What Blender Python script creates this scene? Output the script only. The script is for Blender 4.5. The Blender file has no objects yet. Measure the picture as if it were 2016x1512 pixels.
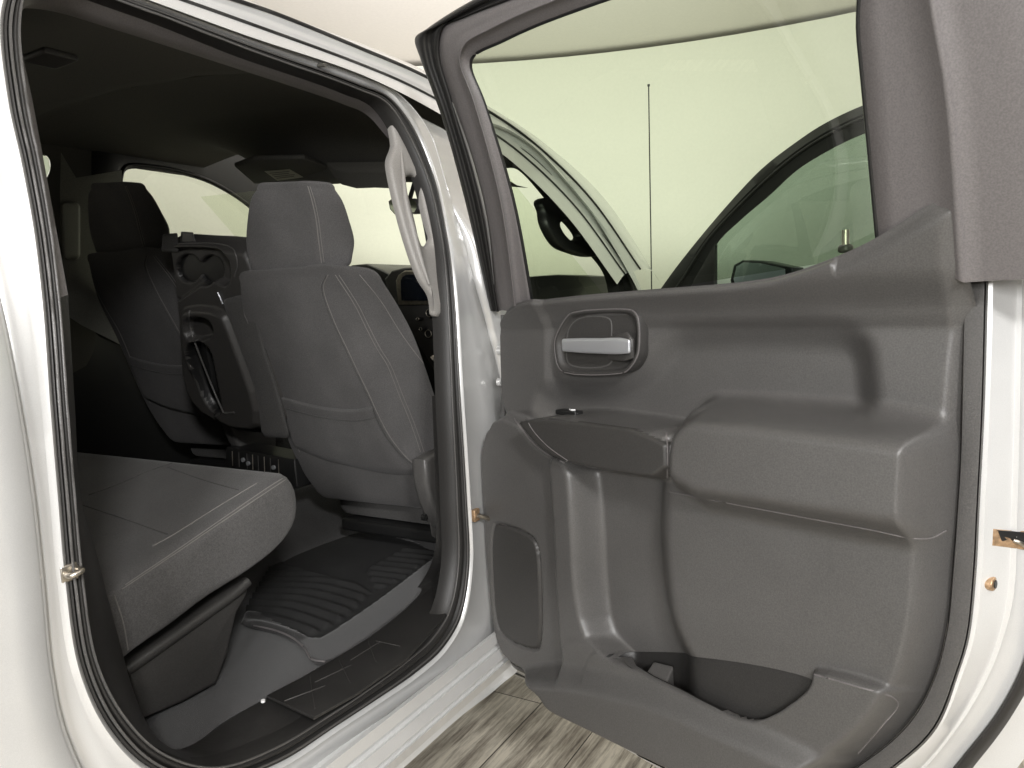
import bpy, bmesh, math, random
import numpy as np
from mathutils import Vector
random.seed(4); np.random.seed(4)
SC = bpy.context.scene
COL = SC.collection
# ------------------------------------------------------------------ camera
F, CX, CY = 1456., 1008., 756.
YAW, PITCH, ROLL = map(math.radians, (30.2, -6.2, 2.7))
FW = np.array([math.cos(YAW)*math.cos(PITCH), math.sin(YAW)*math.cos(PITCH), math.sin(PITCH)])
_r = np.cross(FW, [0, 0, 1]); _r /= np.linalg.norm(_r); _u = np.cross(_r, FW)
UP = math.cos(ROLL)*_u + math.sin(ROLL)*_r
RT = math.cos(ROLL)*_r - math.sin(ROLL)*_u
C0 = np.array([0, -1, 1.36])
cam = bpy.data.cameras.new('camera'); camo = bpy.data.objects.new('camera', cam); COL.objects.link(camo)
cam.sensor_width = 36; cam.lens = F/2016*36; cam.clip_start = .02; cam.clip_end = 200
from mathutils import Matrix
M = Matrix([[RT[0], UP[0], -FW[0], C0[0]], [RT[1], UP[1], -FW[1], C0[1]], [RT[2], UP[2], -FW[2], C0[2]], [0, 0, 0, 1]])
camo.matrix_world = M
SC.camera = camo
# ------------------------------------------------------------------ world, lamps and added fill lights (indoor photo booth)
w = bpy.data.worlds.new('World'); SC.world = w; w.use_nodes = True
bg = w.node_tree.nodes['Background']; bg.inputs[0].default_value = (1, .99, .97, 1); bg.inputs[1].default_value = .11
SC.view_settings.view_transform = 'Standard'; SC.view_settings.look = 'None'
SC.view_settings.exposure = 0; SC.view_settings.gamma = 1
def area(name, loc, aim, sx, sy, power, col=(1, .97, .93)):
    l = bpy.data.lights.new(name, 'AREA'); l.shape = 'RECTANGLE'; l.size = sx; l.size_y = sy; l.energy = power; l.color = col
    o = bpy.data.objects.new(name, l); COL.objects.link(o); o.location = loc
    o.rotation_euler = (Vector(aim)-Vector(loc)).to_track_quat('-Z', 'Y').to_euler(); return o
area('booth_lamp_key', (-1.75, -1.5, 1.85), (1.2, .1, 1.05), .6, .7, 84, (1, .99, .98))
area('booth_lamp_side', (-1.25, -2.6, 2.8), (1.3, -.3, 1.0), .45, .45, 128, (1, .99, .98))
area('booth_lamp_top', (1.3, -2.7, 2.8), (1.4, 0, 1.0), 1.8, .3, 20, (1, .99, .98))
area('wall_fill_front', (2.7, -.9, 2.8), (4.6, -.6, .9), 1.6, 1.0, 14, (1, 1, .97))  # added fill, no real fixture: brightens the wall ahead of the door
area('wall_fill_nose', (2.4, 1.1, 2.8), (4.2, 1.9, .9), 1.6, 1.0, 16, (1, 1, .97))  # added fill light for the wall beyond the truck's nose
area('wall_fill_far', (1.2, 2.2, 2.8), (2.0, 4.0, .9), 1.8, 1.0, 22, (1, 1, .97))  # added fill light, evens out the wall seen through the far windows
area('ceiling_fill', (3.0, .5, 1.95), (3.4, .7, 3.1), 2.2, 2.2, 22, (1, .975, .95))  # added up-facing fill in mid-air, only there to brighten the ceiling
# ------------------------------------------------------------------ ray helpers (turn a photo pixel into a point on a real plane)
A = np.array
def ray(px, py): return FW*F + RT*(px-CX) - UP*(py-CY)
def on(px, py, p, n):
    d = ray(px, py); n = A(n, float); return C0 + d*(((A(p, float)-C0)@n)/(d@n))
def PX(px, py, x): return on(px, py, (x, 0, 0), (1, 0, 0))
def PY(px, py, y): return on(px, py, (0, y, 0), (0, 1, 0))
def PZ(px, py, z): return on(px, py, (0, 0, z), (0, 0, 1))
def proj(P):
    d = P-C0; z = d@FW; return np.stack([CX+F*(d@RT)/z, CY-F*(d@UP)/z], -1)
def gside(z):                       # body side leans inwards above the belt
    t = max(z-1.28, 0.); return .24*t*t/(t+.08)
def PB(px, py, dy=0.):              # point on the truck's leaning body side, dy inwards
    y = 0.
    for _ in range(12): P = PY(px, py, y+dy); y = .5*y+.5*gside(P[2])
    return PY(px, py, y+dy)
# ------------------------------------------------------------------ materials
def mat(name, col, rough=.5, metal=0., noise=0., nscale=400., bump=0., bscale=600., coat=0., spec=.5, sheen=0., trans=0., noise2=0., n2scale=6., ani=None):
    m = bpy.data.materials.new(name); m.use_nodes = True; nt = m.node_tree; b = nt.nodes['Principled BSDF']
    b.inputs['Base Color'].default_value = (*col, 1); b.inputs['Roughness'].default_value = rough; b.inputs['Metallic'].default_value = metal
    b.inputs['Coat Weight'].default_value = coat; b.inputs['Coat Roughness'].default_value = .06
    b.inputs['Specular IOR Level'].default_value = spec; b.inputs['Sheen Weight'].default_value = sheen; b.inputs['Sheen Roughness'].default_value = .4
    tc = nt.nodes.new('ShaderNodeTexCoord')
    last = None
    def nz(scale, det=2.):
        n = nt.nodes.new('ShaderNodeTexNoise'); n.inputs['Scale'].default_value = scale; n.inputs['Detail'].default_value = det
        nt.links.new(tc.outputs['Object'], n.inputs['Vector']); return n
    for amt, sc_ in ((noise, nscale), (noise2, n2scale)):
        if amt:
            n = nz(sc_); mr = nt.nodes.new('ShaderNodeMapRange'); mr.inputs[1].default_value = .3; mr.inputs[2].default_value = .7
            mr.inputs[3].default_value = 1-amt; mr.inputs[4].default_value = 1+amt
            nt.links.new(n.outputs['Fac'], mr.inputs[0])
            mx = nt.nodes.new('ShaderNodeVectorMath'); mx.operation = 'MULTIPLY'
            if last: nt.links.new(last, mx.inputs[0])
            else: mx.inputs[0].default_value = col
            nt.links.new(mr.outputs[0], mx.inputs[1]); last = mx.outputs[0]
    if last: nt.links.new(last, b.inputs['Base Color'])
    if bump:
        n = nz(bscale, 3.); bp = nt.nodes.new('ShaderNodeBump'); bp.inputs['Strength'].default_value = bump; bp.inputs['Distance'].default_value = .001
        nt.links.new(n.outputs['Fac'], bp.inputs['Height']); nt.links.new(bp.outputs[0], b.inputs['Normal'])
    return m
M_PAINT = mat('silver_paint', (.70, .70, .69), .28, .32, noise=.04, nscale=900, coat=.5, noise2=.03, n2scale=9)
M_TRIM = mat('grey_moulded_plastic', (.087, .084, .081), .33, noise=.17, nscale=420, bump=.35, bscale=900, noise2=.05, n2scale=7)
M_TRIM2 = mat('dark_moulded_plastic', (.043, .041, .039), .42, noise=.2, nscale=420, bump=.3, bscale=900)
M_FRAME = mat('grey_frame_plastic', (.142, .132, .131), .45, noise=.15, nscale=420, bump=.25, bscale=900)
M_PILLAR = mat('light_pillar_plastic', (.29, .278, .262), .5, noise=.1, nscale=420, bump=.2, bscale=900)
M_PILLARFAR = mat('grey_pillar_trim', (.2, .2, .17), .6, noise=.15, nscale=300)
M_RUBBER = mat('black_rubber', (.02, .0195, .019), .42, noise=.2, nscale=500, bump=.2)
M_SILL_BIN_SHADE = mat('sill_plastic_and_bin_shade', (.024, .023, .022), .45, noise=.25, nscale=420, bump=.3, bscale=900, noise2=.15, n2scale=9)
M_SEAL = mat('weatherstrip_flock', (.020, .019, .018), .5, noise=.25, nscale=600, bump=.3)
M_BLACK = mat('black_plastic', (.012, .012, .012), .4, noise=.2, nscale=500)
M_FAB = mat('charcoal_seat_cloth', (.082, .079, .078), .9, noise=.3, nscale=520, bump=.6, bscale=1400, sheen=.12, noise2=.1, n2scale=9)
M_FAB2 = mat('charcoal_side_cloth', (.062, .060, .058), .9, noise=.42, nscale=520, bump=.6, bscale=1400, sheen=.12, noise2=.08, n2scale=9)
M_STITCH = mat('seam_thread', (.17, .16, .15), .8)
M_HEAD = mat('headliner_cloth', (.075, .072, .062), .95, noise=.2, nscale=350)
M_CARPET = mat('grey_carpet', (.026, .025, .025), .97, noise=.35, nscale=500, bump=.9, bscale=700, sheen=.3, noise2=.2, n2scale=8)
M_MAT = mat('black_mat_cloth', (.014, .014, .014), .9, noise=.4, nscale=600, bump=.6, bscale=900, noise2=.2, n2scale=10)
M_CHROME = mat('chrome', (.90, .92, .96), .42, .85)
M_SATIN = mat('satin_metal', (.5, .46, .4), .35, 1., noise=.2, nscale=80)
M_RUSTY = mat('brass_coloured_latch', (.45, .30, .18), .4, .6, noise=.4, nscale=120)
M_LABEL = mat('visor_label', (.45, .43, .36), .7)
M_INK = mat('label_ink', (.1, .1, .1), .8)
M_WHITE = mat('white_mark', (.8, .8, .8), .5)
M_BELT = mat('grey_webbing', (.38, .37, .35), .7, noise=.15, nscale=500)
def glass(name, tint, rough=0.):
    m = bpy.data.materials.new(name); m.use_nodes = True; nt = m.node_tree; nt.nodes.clear()
    out = nt.nodes.new('ShaderNodeOutputMaterial'); mix = nt.nodes.new('ShaderNodeMixShader'); tr = nt.nodes.new('ShaderNodeBsdfTransparent')
    gl = nt.nodes.new('ShaderNodeBsdfGlossy'); geo = nt.nodes.new('ShaderNodeNewGeometry')
    dt = nt.nodes.new('ShaderNodeVectorMath'); dt.operation = 'DOT_PRODUCT'; nt.links.new(geo.outputs['Normal'], dt.inputs[0]); nt.links.new(geo.outputs['Incoming'], dt.inputs[1])
    def mth(op, a, b=None):
        q = nt.nodes.new('ShaderNodeMath'); q.operation = op
        for i_, v_ in enumerate((a, b)):
            if v_ is None: continue
            if isinstance(v_, (int, float)): q.inputs[i_].default_value = v_
            else: nt.links.new(v_, q.inputs[i_])
        return q
    q1 = mth('ABSOLUTE', dt.outputs['Value']); q2 = mth('SUBTRACT', 1., q1.outputs[0]); q3 = mth('POWER', q2.outputs[0], 5.); q4 = mth('MULTIPLY', q3.outputs[0], .94); fr = mth('ADD', q4.outputs[0], .06)
    tr.inputs[0].default_value = (*tint, 1); gl.inputs[1].default_value = rough
    nt.links.new(fr.outputs[0], mix.inputs[0]); nt.links.new(tr.outputs[0], mix.inputs[1]); nt.links.new(gl.outputs[0], mix.inputs[2]); nt.links.new(mix.outputs[0], out.inputs[0])
    return m
M_GLASS = glass('green_tinted_glass', (.60, .665, .555)); M_GLASS2 = glass('dark_tinted_glass', (.36, .45, .40)); M_CLEAR = glass('windscreen_glass', (.92, .96, .86))
# wall, ceiling and plank floor
M_WALL = mat('cream_wall_paint', (.80, .79, .71), .9, noise=.015, nscale=60, noise2=.02, n2scale=.7)
M_CEIL = mat('ceiling_paint', (.74, .70, .66), .9, noise=.02, nscale=60)
def wood():
    m = bpy.data.materials.new('weathered_planks'); m.use_nodes = True; nt = m.node_tree; N = nt.nodes; L = nt.links; b = N['Principled BSDF']
    tc = N.new('ShaderNodeTexCoord'); mp = N.new('ShaderNodeMapping'); mp.inputs['Location'].default_value = (.35, .063, 0)
    L.new(tc.outputs['Object'], mp.inputs['Vector'])
    br = N.new('ShaderNodeTexBrick'); br.offset = .37; br.inputs['Scale'].default_value = 1; br.inputs['Mortar Size'].default_value = .0022
    br.inputs['Brick Width'].default_value = 1.22; br.inputs['Row Height'].default_value = .225; br.inputs['Mortar Smooth'].default_value = .2
    br.inputs['Color1'].default_value = (0, 0, 0, 1); br.inputs['Color2'].default_value = (1, 1, 1, 1); br.inputs['Mortar'].default_value = (.5, .5, .5, 1)
    L.new(mp.outputs[0], br.inputs['Vector'])
    mp2 = N.new('ShaderNodeMapping'); mp2.inputs['Scale'].default_value = (2.6, 44, 1); L.new(tc.outputs['Object'], mp2.inputs['Vector'])
    addv = N.new('ShaderNodeVectorMath'); addv.operation = 'MULTIPLY_ADD'; addv.inputs[1].default_value = (7, 13, 5)
    L.new(br.outputs['Color'], addv.inputs[0]); L.new(mp2.outputs[0], addv.inputs[2])
    n1 = N.new('ShaderNodeTexNoise'); n1.inputs['Scale'].default_value = 1.1; n1.inputs['Detail'].default_value = 9; n1.inputs['Roughness'].default_value = .72; n1.inputs['Distortion'].default_value = .35
    L.new(addv.outputs[0], n1.inputs['Vector'])
    mp3 = N.new('ShaderNodeMapping'); mp3.inputs['Scale'].default_value = (4, 17, 1); L.new(tc.outputs['Object'], mp3.inputs['Vector'])
    n2 = N.new('ShaderNodeTexNoise'); n2.inputs['Scale'].default_value = 1; n2.inputs['Detail'].default_value = 6; n2.inputs['Roughness'].default_value = .65; L.new(mp3.outputs[0], n2.inputs['Vector'])
    mx = N.new('ShaderNodeMath'); mx.operation = 'ADD'; h = N.new('ShaderNodeMath'); h.operation = 'MULTIPLY'; h.inputs[1].default_value = .75
    L.new(n2.outputs['Fac'], h.inputs[0]); L.new(n1.outputs['Fac'], mx.inputs[0]); L.new(h.outputs[0], mx.inputs[1])
    cr = N.new('ShaderNodeValToRGB'); e = cr.color_ramp.elements
    e[0].position = .66; e[0].color = (.10, .085, .068, 1); e[1].position = 1.10; e[1].color = (.66, .61, .51, 1)
    for p, c in ((.76, (.26, .23, .19, 1)), (.85, (.40, .365, .30, 1)), (.93, (.54, .50, .42, 1))):
        q = cr.color_ramp.elements.new(p); q.color = c
    L.new(mx.outputs[0], cr.inputs[0])
    mm = N.new('ShaderNodeMixRGB'); mm.inputs[2].default_value = (.03, .024, .018, 1); L.new(br.outputs['Fac'], mm.inputs[0]); L.new(cr.outputs[0], mm.inputs[1])
    L.new(mm.outputs[0], b.inputs['Base Color']); b.inputs['Roughness'].default_value = .38
    bp = N.new('ShaderNodeBump'); bp.inputs['Strength'].default_value = .25; bp.inputs['Distance'].default_value = .002; L.new(n1.outputs['Fac'], bp.inputs['Height']); L.new(bp.outputs[0], b.inputs['Normal'])
    return m
M_WOOD = wood()
# ------------------------------------------------------------------ mesh helpers
def link(name, me, m, parent=None, sharp=45):
    me.materials.append(m)
    me.polygons.foreach_set('use_smooth', [True]*len(me.polygons))
    if sharp: me.set_sharp_from_angle(angle=math.radians(sharp))
    o = bpy.data.objects.new(name, me); COL.objects.link(o)
    if parent is not None: o.parent = parent
    return o
def mesh(name, V, Fc, m, parent=None, sharp=45, fix=False):
    me = bpy.data.meshes.new(name); me.from_pydata([tuple(map(float, v)) for v in V], [], [tuple(map(int, f)) for f in Fc]); me.update()
    if fix:
        b = bmesh.new(); b.from_mesh(me); bmesh.ops.remove_doubles(b, verts=b.verts, dist=1e-5); bmesh.ops.recalc_face_normals(b, faces=b.faces); b.to_mesh(me); b.free()
    return link(name, me, m, parent, sharp)
def cr(P, n=10, closed=False):
    """Catmull-Rom (centripetal) through the points"""
    P = [A(p, float) for p in P]; N = len(P); out = []
    segs = N if closed else N-1
    for i in range(segs):
        if closed: p0, p1, p2, p3 = P[(i-1) % N], P[i], P[(i+1) % N], P[(i+2) % N]
        else:
            p1, p2 = P[i], P[i+1]; p0 = P[i-1] if i else 2*p1-p2; p3 = P[i+2] if i+2 < N else 2*p2-p1
        t1 = max(np.linalg.norm(p1-p0), 1e-6)**.5; t2 = t1+max(np.linalg.norm(p2-p1), 1e-6)**.5; t3 = t2+max(np.linalg.norm(p3-p2), 1e-6)**.5
        for k in range(n):
            t = t1+(t2-t1)*k/n
            a1 = p0*(t1-t)/t1+p1*t/t1; a2 = p1*(t2-t)/(t2-t1)+p2*(t-t1)/(t2-t1); a3 = p2*(t3-t)/(t3-t2)+p3*(t-t2)/(t3-t2)
            b1 = a1*(t2-t)/t2+a2*t/t2; b2 = a2*(t3-t)/(t3-t1)+a3*(t-t1)/(t3-t1)
            out.append(b1*(t2-t)/(t2-t1)+b2*(t-t1)/(t2-t1))
    if not closed: out.append(P[-1])
    return out
def strip(name, rows, m, parent=None, closed=False, n=10, spline=True, sharp=45, across=1, flip=False):
    """skin between key polylines (same number of keys)"""
    R = [cr(r, n, closed) if spline else [A(p, float) for p in r] for r in rows]
    if across > 1:
        Rc = []
        cols = [cr([r[i] for r in R], across) for i in range(len(R[0]))]
        R = [[c[j] for c in cols] for j in range(len(cols[0]))]
    W = len(R[0]); V = [p for r in R for p in r]; Fc = []
    for j in range(len(R)-1):
        for i in range(W if closed else W-1):
            a, b_, c, d = j*W+i, j*W+(i+1) % W, (j+1)*W+(i+1) % W, (j+1)*W+i
            Fc.append((a, d, c, b_) if flip else (a, b_, c, d))
    return mesh(name, V, Fc, m, parent, sharp)
def tube(name, P, r, m, parent=None, closed=False, n=8, k=8, flat=1., up=None, spline=True, taper=None):
    Q = cr(P, n, closed) if spline else [A(p, float) for p in P]; N = len(Q); V = []; Fc = []
    for i, p in enumerate(Q):
        t = Q[(i+1) % N]-Q[i-1] if closed else Q[min(i+1, N-1)]-Q[max(i-1, 0)]
        t = t/max(np.linalg.norm(t), 1e-9); ref = A(up if up is not None else ((0, 1, 0) if abs(t[1]) < .9 else (1, 0, 0)), float)
        a = np.cross(t, ref); a /= max(np.linalg.norm(a), 1e-9); b_ = np.cross(a, t)
        rr = r*(taper(i/(N-1)) if taper else 1)
        for j in range(k):
            th = 2*math.pi*j/k; V.append(p+a*rr*math.cos(th)+b_*rr*flat*math.sin(th))
    for i in range(N if closed else N-1):
        for j in range(k):
            Fc.append((i*k+j, i*k+(j+1) % k, ((i+1) % N)*k+(j+1) % k, ((i+1) % N)*k+j))
    if not closed: Fc.append(tuple(range(k))[::-1]); Fc.append(tuple((N-1)*k+j for j in range(k)))
    return mesh(name, V, Fc, m, parent, 60, fix=True)
def rsec(c4, rf, n=6, bulge=0.):
    """rounded quad section; c4 corners, rf rounding radius (metres) per corner"""
    out = []
    for i in range(4):
        p = c4[i]; a = c4[i-1]; b_ = c4[(i+1) % 4]; r = rf[i] if hasattr(rf, '__len__') else rf
        la, lb = np.linalg.norm(a-p), np.linalg.norm(b_-p); ra, rb = min(r, la*.48), min(r, lb*.48)
        s, e = p+(a-p)/la*ra, p+(b_-p)/lb*rb
        for k in range(n+1):
            t = k/n; out.append((1-t)**2*s+2*t*(1-t)*p+t*t*e)
    if bulge:
        cc = sum(out)/len(out); q = []
        nx = np.cross(c4[1]-c4[0], c4[3]-c4[0]); nx /= np.linalg.norm(nx)
        L = len(out)
        for i, p in enumerate(out): q.append(p)
        out = q
    return out
def boxloft(name, levels, rf, m, parent=None, cap=.03, spline=4, n=6, capn=4, sharp=60):
    """levels: list of 4-corner sections; ends rounded over 'cap' metres"""
    secs = [rsec([A(p, float) for p in l], rf, n) for l in levels]
    secs = [A(s) for s in secs]
    if spline > 1:
        cols = [cr([s[i] for s in secs], spline) for i in range(len(secs[0]))]
        secs = [A([c[j] for c in cols]) for j in range(len(cols[0]))]
    def caps(s, s2):
        ct = s.mean(0); nrm = (s.mean(0)-s2.mean(0)); nrm /= np.linalg.norm(nrm); out = []
        R = np.linalg.norm(s-ct, axis=1)
        for k in range(1, capn+1):
            th = math.pi/2*k/capn; off = cap*math.sin(th); sh = cap*(1-math.cos(th))
            f = (R-np.minimum(sh, R*.9))/R
            out.append(ct+(s-ct)*f[:, None]+nrm*off)
        return out
    s0 = caps(secs[0], secs[1]); s1 = caps(secs[-1], secs[-2])
    S = s0[::-1]+list(secs)+s1; K = len(S[0]); V = [p for s in S for p in s]; Fc = []
    for i in range(len(S)-1):
        for j in range(K): Fc.append((i*K+j, i*K+(j+1) % K, (i+1)*K+(j+1) % K, (i+1)*K+j))
    V.append(S[0].mean(0)); V.append(S[-1].mean(0)); a, b_ = len(V)-2, len(V)-1
    for j in range(K): Fc.append((a, (j+1) % K, j)); Fc.append((b_, (len(S)-1)*K+j, (len(S)-1)*K+(j+1) % K))
    return mesh(name, V, Fc, m, parent, sharp, fix=True)
def prism(name, prof, d, m, parent=None, r=.02, n=4, smooth_prof=0, closed=True, sharp=50):
    """closed outline (3D points) pushed along d with rounded ends"""
    P = [A(p, float) for p in prof]
    if smooth_prof: P = cr(P, smooth_prof, True)
    P = A(P); d = A(d, float); L = np.linalg.norm(d); dn = d/L; ct = P.mean(0); R = np.linalg.norm(P-ct, axis=1); S = []
    r = min(r, L*.5)
    ks = [math.pi/2*k/n for k in range(n+1)] if r > 0 else [math.pi/2]
    for th in ks: f = (R-r*(1-math.sin(th)))/R; S.append(ct+(P-ct)*f[:, None]+dn*r*(1-math.cos(th)))
    for th in ks[::-1]: f = (R-r*(1-math.sin(th)))/R; S.append(ct+(P-ct)*f[:, None]+dn*(L-r*(1-math.cos(th))))
    K = len(P); V = [p for s in S for p in s]; Fc = []
    for i in range(len(S)-1):
        for j in range(K): Fc.append((i*K+j, i*K+(j+1) % K, (i+1)*K+(j+1) % K, (i+1)*K+j))
    Fc.append(tuple(range(K))[::-1]); Fc.append(tuple((len(S)-1)*K+j for j in range(K)))
    return mesh(name, V, Fc, m, parent, sharp, fix=True)
def box(name, lo, hi, m, parent=None, r=.004):
    (x0, y0, z0), (x1, y1, z1) = lo, hi
    b = bmesh.new(); bmesh.ops.create_cube(b, size=1)
    for v in b.verts: v.co = Vector(((x0+x1)/2+v.co.x*(x1-x0), (y0+y1)/2+v.co.y*(y1-y0), (z0+z1)/2+v.co.z*(z1-z0)))
    if r: bmesh.ops.bevel(b, geom=b.edges[:], offset=r, segments=3, affect='EDGES', profile=.5)
    me = bpy.data.meshes.new(name); b.to_mesh(me); b.free(); return link(name, me, m, parent, 40)
def sstep(t): t = np.clip(t, 0, 1); return t*t*(3-2*t)
def sdf(pts, poly):
    """signed distance (+ inside) and nearest point"""
    P = pts; Q = A(poly); n = len(Q); best = np.full(len(P), 1e9); near = np.zeros_like(P); ins = np.zeros(len(P), bool)
    for i in range(n):
        a, b_ = Q[i], Q[(i+1) % n]; ab = b_-a; t = np.clip(((P-a)@ab)/max(ab@ab, 1e-12), 0, 1); q = a+t[:, None]*ab
        d = np.linalg.norm(P-q, axis=1); mk = d < best; best[mk] = d[mk]; near[mk] = q[mk]
        c = ((a[1] > P[:, 1]) != (b_[1] > P[:, 1]))
        with np.errstate(divide='ignore', invalid='ignore'): xi = (b_[0]-a[0])*(P[:, 1]-a[1])/(b_[1]-a[1])+a[0]
        ins ^= c & (P[:, 0] < xi)
    return np.where(ins, best, -best), near
def chaikin(P, it=2):
    P = [A(p, float) for p in P]
    for _ in range(it):
        Q = []
        for i in range(len(P)): a, b_ = P[i], P[(i+1) % len(P)]; Q += [a*.75+b_*.25, a*.25+b_*.75]
        P = Q
    return P
def tag(o, label=None, cat=None, group=None, kind=None):
    for k, v in (('label', label), ('category', cat), ('group', group), ('kind', kind)):
        if v: o[k] = v
    return o
def empty(name, loc=(0, 0, 0)):
    o = bpy.data.objects.new(name, None); COL.objects.link(o); o.location = loc; return o
def cyl(name, c, d, r, m, parent=None, r2=None, k=24):
    c = A(c, float); d = A(d, float); return tube(name, [c, c+d*.5, c+d], r, m, parent, n=1, k=k, spline=False, taper=(lambda t: 1+(r2/r-1)*t) if r2 else None)
# ------------------------------------------------------------------ the setting
CW, RW, HW = A([.0, -.7]), 4.6, 2.84
fl = mesh('floor', [(-6, -6, 0), (6, -6, 0), (6, 6, 0), (-6, 6, 0)], [(0, 1, 2, 3)], M_WOOD); tag(fl, kind='structure')
V = []; n = 64; a0, a1 = math.radians(-50), math.radians(150)
for k in range(n+1):
    a = a0+(a1-a0)*k/n
    for r_, z in ((RW, -.002), (RW, HW), (RW+.1, HW), (RW+.1, -.002)): V.append((CW[0]+r_*math.cos(a), CW[1]+r_*math.sin(a), z))
Fc = [(k*4+j, k*4+(j+1) % 4, (k+1)*4+(j+1) % 4, (k+1)*4+j) for k in range(n) for j in range(4)]
wl = mesh('wall', V, Fc, M_WALL, sharp=30); tag(wl, kind='structure')
ce = mesh('ceiling', [(-2.0, -3.2, HW+.03), (6, -3.2, HW+.03), (6, 6, HW+.03), (-2.0, 6, HW+.03)], [(0, 1, 2, 3)], M_CEIL); tag(ce, kind='structure')
# ------------------------------------------------------------------ the truck
T = empty('pickup_truck', (1.5, 1.0, 0)); T.location = (0, 0, 0)
tag(T, 'silver crew cab pickup truck with its rear passenger door swung wide open', 'pickup truck')
# --- aperture loops, clockwise from top left; (px, py)
LA = [(8, 30), (22, 200), (48, 320), (72, 450), (90, 600), (105, 800), (120, 981), (134, 1140), (160, 1310), (215, 1432), (300, 1515), (420, 1545), (553, 1503), (663, 1432), (750, 1375), (820, 1327), (875, 1277), (910, 1215), (926, 1113), (921, 981), (908, 780), (894, 565), (880, 460), (852, 338), (812, 245), (768, 190), (700, 160), (486, 84), (278, 8), (110, -50), (40, -40)]
LB = [(33, 50), (48, 208), (70, 320), (92, 450), (110, 600), (125, 800), (140, 981), (156, 1140), (182, 1295), (236, 1400), (315, 1475), (420, 1500), (531, 1462), (640, 1398), (720, 1345), (790, 1293), (838, 1250), (870, 1200), (888, 1113), (886, 981), (877, 780), (868, 565), (856, 460), (829, 350), (789, 262), (752, 208), (695, 180), (480, 103), (272, 24), (112, -25), (50, -15)]
LI = [(38, 52), (66, 208), (84, 305), (105, 420), (134, 580), (147, 790), (160, 981), (187, 1080), (236, 1266), (268, 1375), (300, 1440), (350, 1475), (409, 1450), (470, 1406), (560, 1355), (645, 1305), (763, 1231), (842, 1152), (879, 1085), (880, 981), (873, 780), (868, 565), (856, 460), (829, 350), (786, 268), (745, 222), (693, 198), (478, 124), (260, 52), (120, 10), (60, 8)]
r0 = [PB(*p, 0) for p in LA]
rim = [PB(*p, .012) for p in LA]
r1 = [PB(*p, .012) for p in LB]
def ring(rr, d, dy):
    """offset a closed ring outwards in the x-z plane by d metres"""
    out = []
    N = len(rr)
    for i in range(N):
        t = rr[(i+1) % N]-rr[i-1]; nn = A([t[2], 0, -t[0]]); nn /= np.linalg.norm(nn)
        out.append(rr[i]+nn*d+A([0, dy, 0]))
    return out
# orientation test
tst = ring(r0, .02, 0); ctr = sum(r0)/len(r0)
SG = 1 if np.linalg.norm(tst[7]-ctr) > np.linalg.norm(r0[7]-ctr) else -1
LG = [(-190, 60), (-130, 220), (-75, 340), (-25, 470), (10, 600), (45, 780), (72, 950), (92, 1130), (110, 1310), (140, 1440), (210, 1560), (400, 1640), (540, 1562), (680, 1462), (790, 1388), (880, 1330), (960, 1300), (1000, 1240), (1012, 1113), (1004, 981), (990, 780), (935, 560), (915, 480), (880, 370), (846, 262), (790, 190), (702, 146), (486, 66), (278, -6), (100, -80), (-90, -60)]
g0 = [PB(*p, 0) for p in LG]
def ringg(rr, d, dy):
    q = ring(rr, d, dy); out = []
    for a, b in zip(rr, q):
        k = float(1-sstep((a[2]-1.45)/.2)); k = max(k, .12); out.append(a+(b-a)*A([k, 1 if k > .5 else -.3, k]))
    return out
body_rows = [ring(r0, -.004*SG, .03), r0, ring(r0, .006*SG, -.004), ring(r0, .014*SG, 0), [a*.55+b*.45 for a, b in zip(r0, g0)], g0, ringg(g0, .006*SG, .006), ringg(g0, .010*SG, -.012), ringg(g0, .020*SG, -.022), ringg(g0, .06*SG, -.026)]
last = body_rows[-1]
ext = []
for i, p in enumerate(last):
    q = p.copy()
    if p[0] > 1.3 and 1.2 < p[2] < 1.82: q = p+A([.13, .0, 0])
    elif p[2] > 1.6 and 0 < p[0]: q = p+A([0, .05, -.01])
    elif p[2] < .62: q = A([p[0], -.035, min(p[2], .40)])
    elif p[0] < .7: q = p+A([-1.2, 0, 0])
    else: q = p+A([.02 if p[2] > 1.2 else .12, 0, 0])
    ext.append(q)
body_rows.append(ext)
body = strip('cab_body', body_rows, M_PAINT, T, closed=True, n=8, sharp=50)
# roof rails: long mouldings above the opening, drawn along the roof
def railpts(l, dy): return [PB(x, y, dy) for x, y in l]
rails = [[(-60, -105), (120, -62), (288, -2), (486, 70), (700, 142), (800, 188), (900, 245), (1010, 320), (1120, 430), (1215, 560)],
         [(-40, -130), (150, -70), (330, -10), (500, 50), (702, 124), (806, 168), (912, 226), (1022, 300), (1135, 410), (1230, 540)],
         [(-20, -150), (180, -80), (370, -12), (520, 40), (706, 112), (812, 156), (920, 214), (1034, 290), (1150, 402), (1245, 535)],
         [(0, -170), (220, -90), (410, -18), (540, 26), (712, 96), (820, 142), (930, 200), (1046, 278), (1165, 394), (1260, 530)],
         [(30, -190), (260, -90), (446, -16), (560, 30), (720, 90), (828, 138), (942, 200), (1058, 276), (1180, 392), (1285, 535)],
         [(60, -200), (300, -80), (470, -8), (590, 44), (735, 96), (841, 141), (955, 205), (1072, 282), (1196, 398), (1303, 562)]]
dys = [-.022, -.018, -.008, -.018, .01, .045]
rr_ = [railpts(l, d) for l, d in zip(rails, dys)]
strip('roof_rail', rr_, M_PAINT, T, n=8, across=3, sharp=55)
top = rr_[-1]
for k_, r_ in ((1, .0035), (3, .004)):
    tube('roof_ditch_strip', [p+A([0, -.001, 0]) for p in rr_[k_]], r_, M_RUBBER, T, n=8, k=6)
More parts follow.
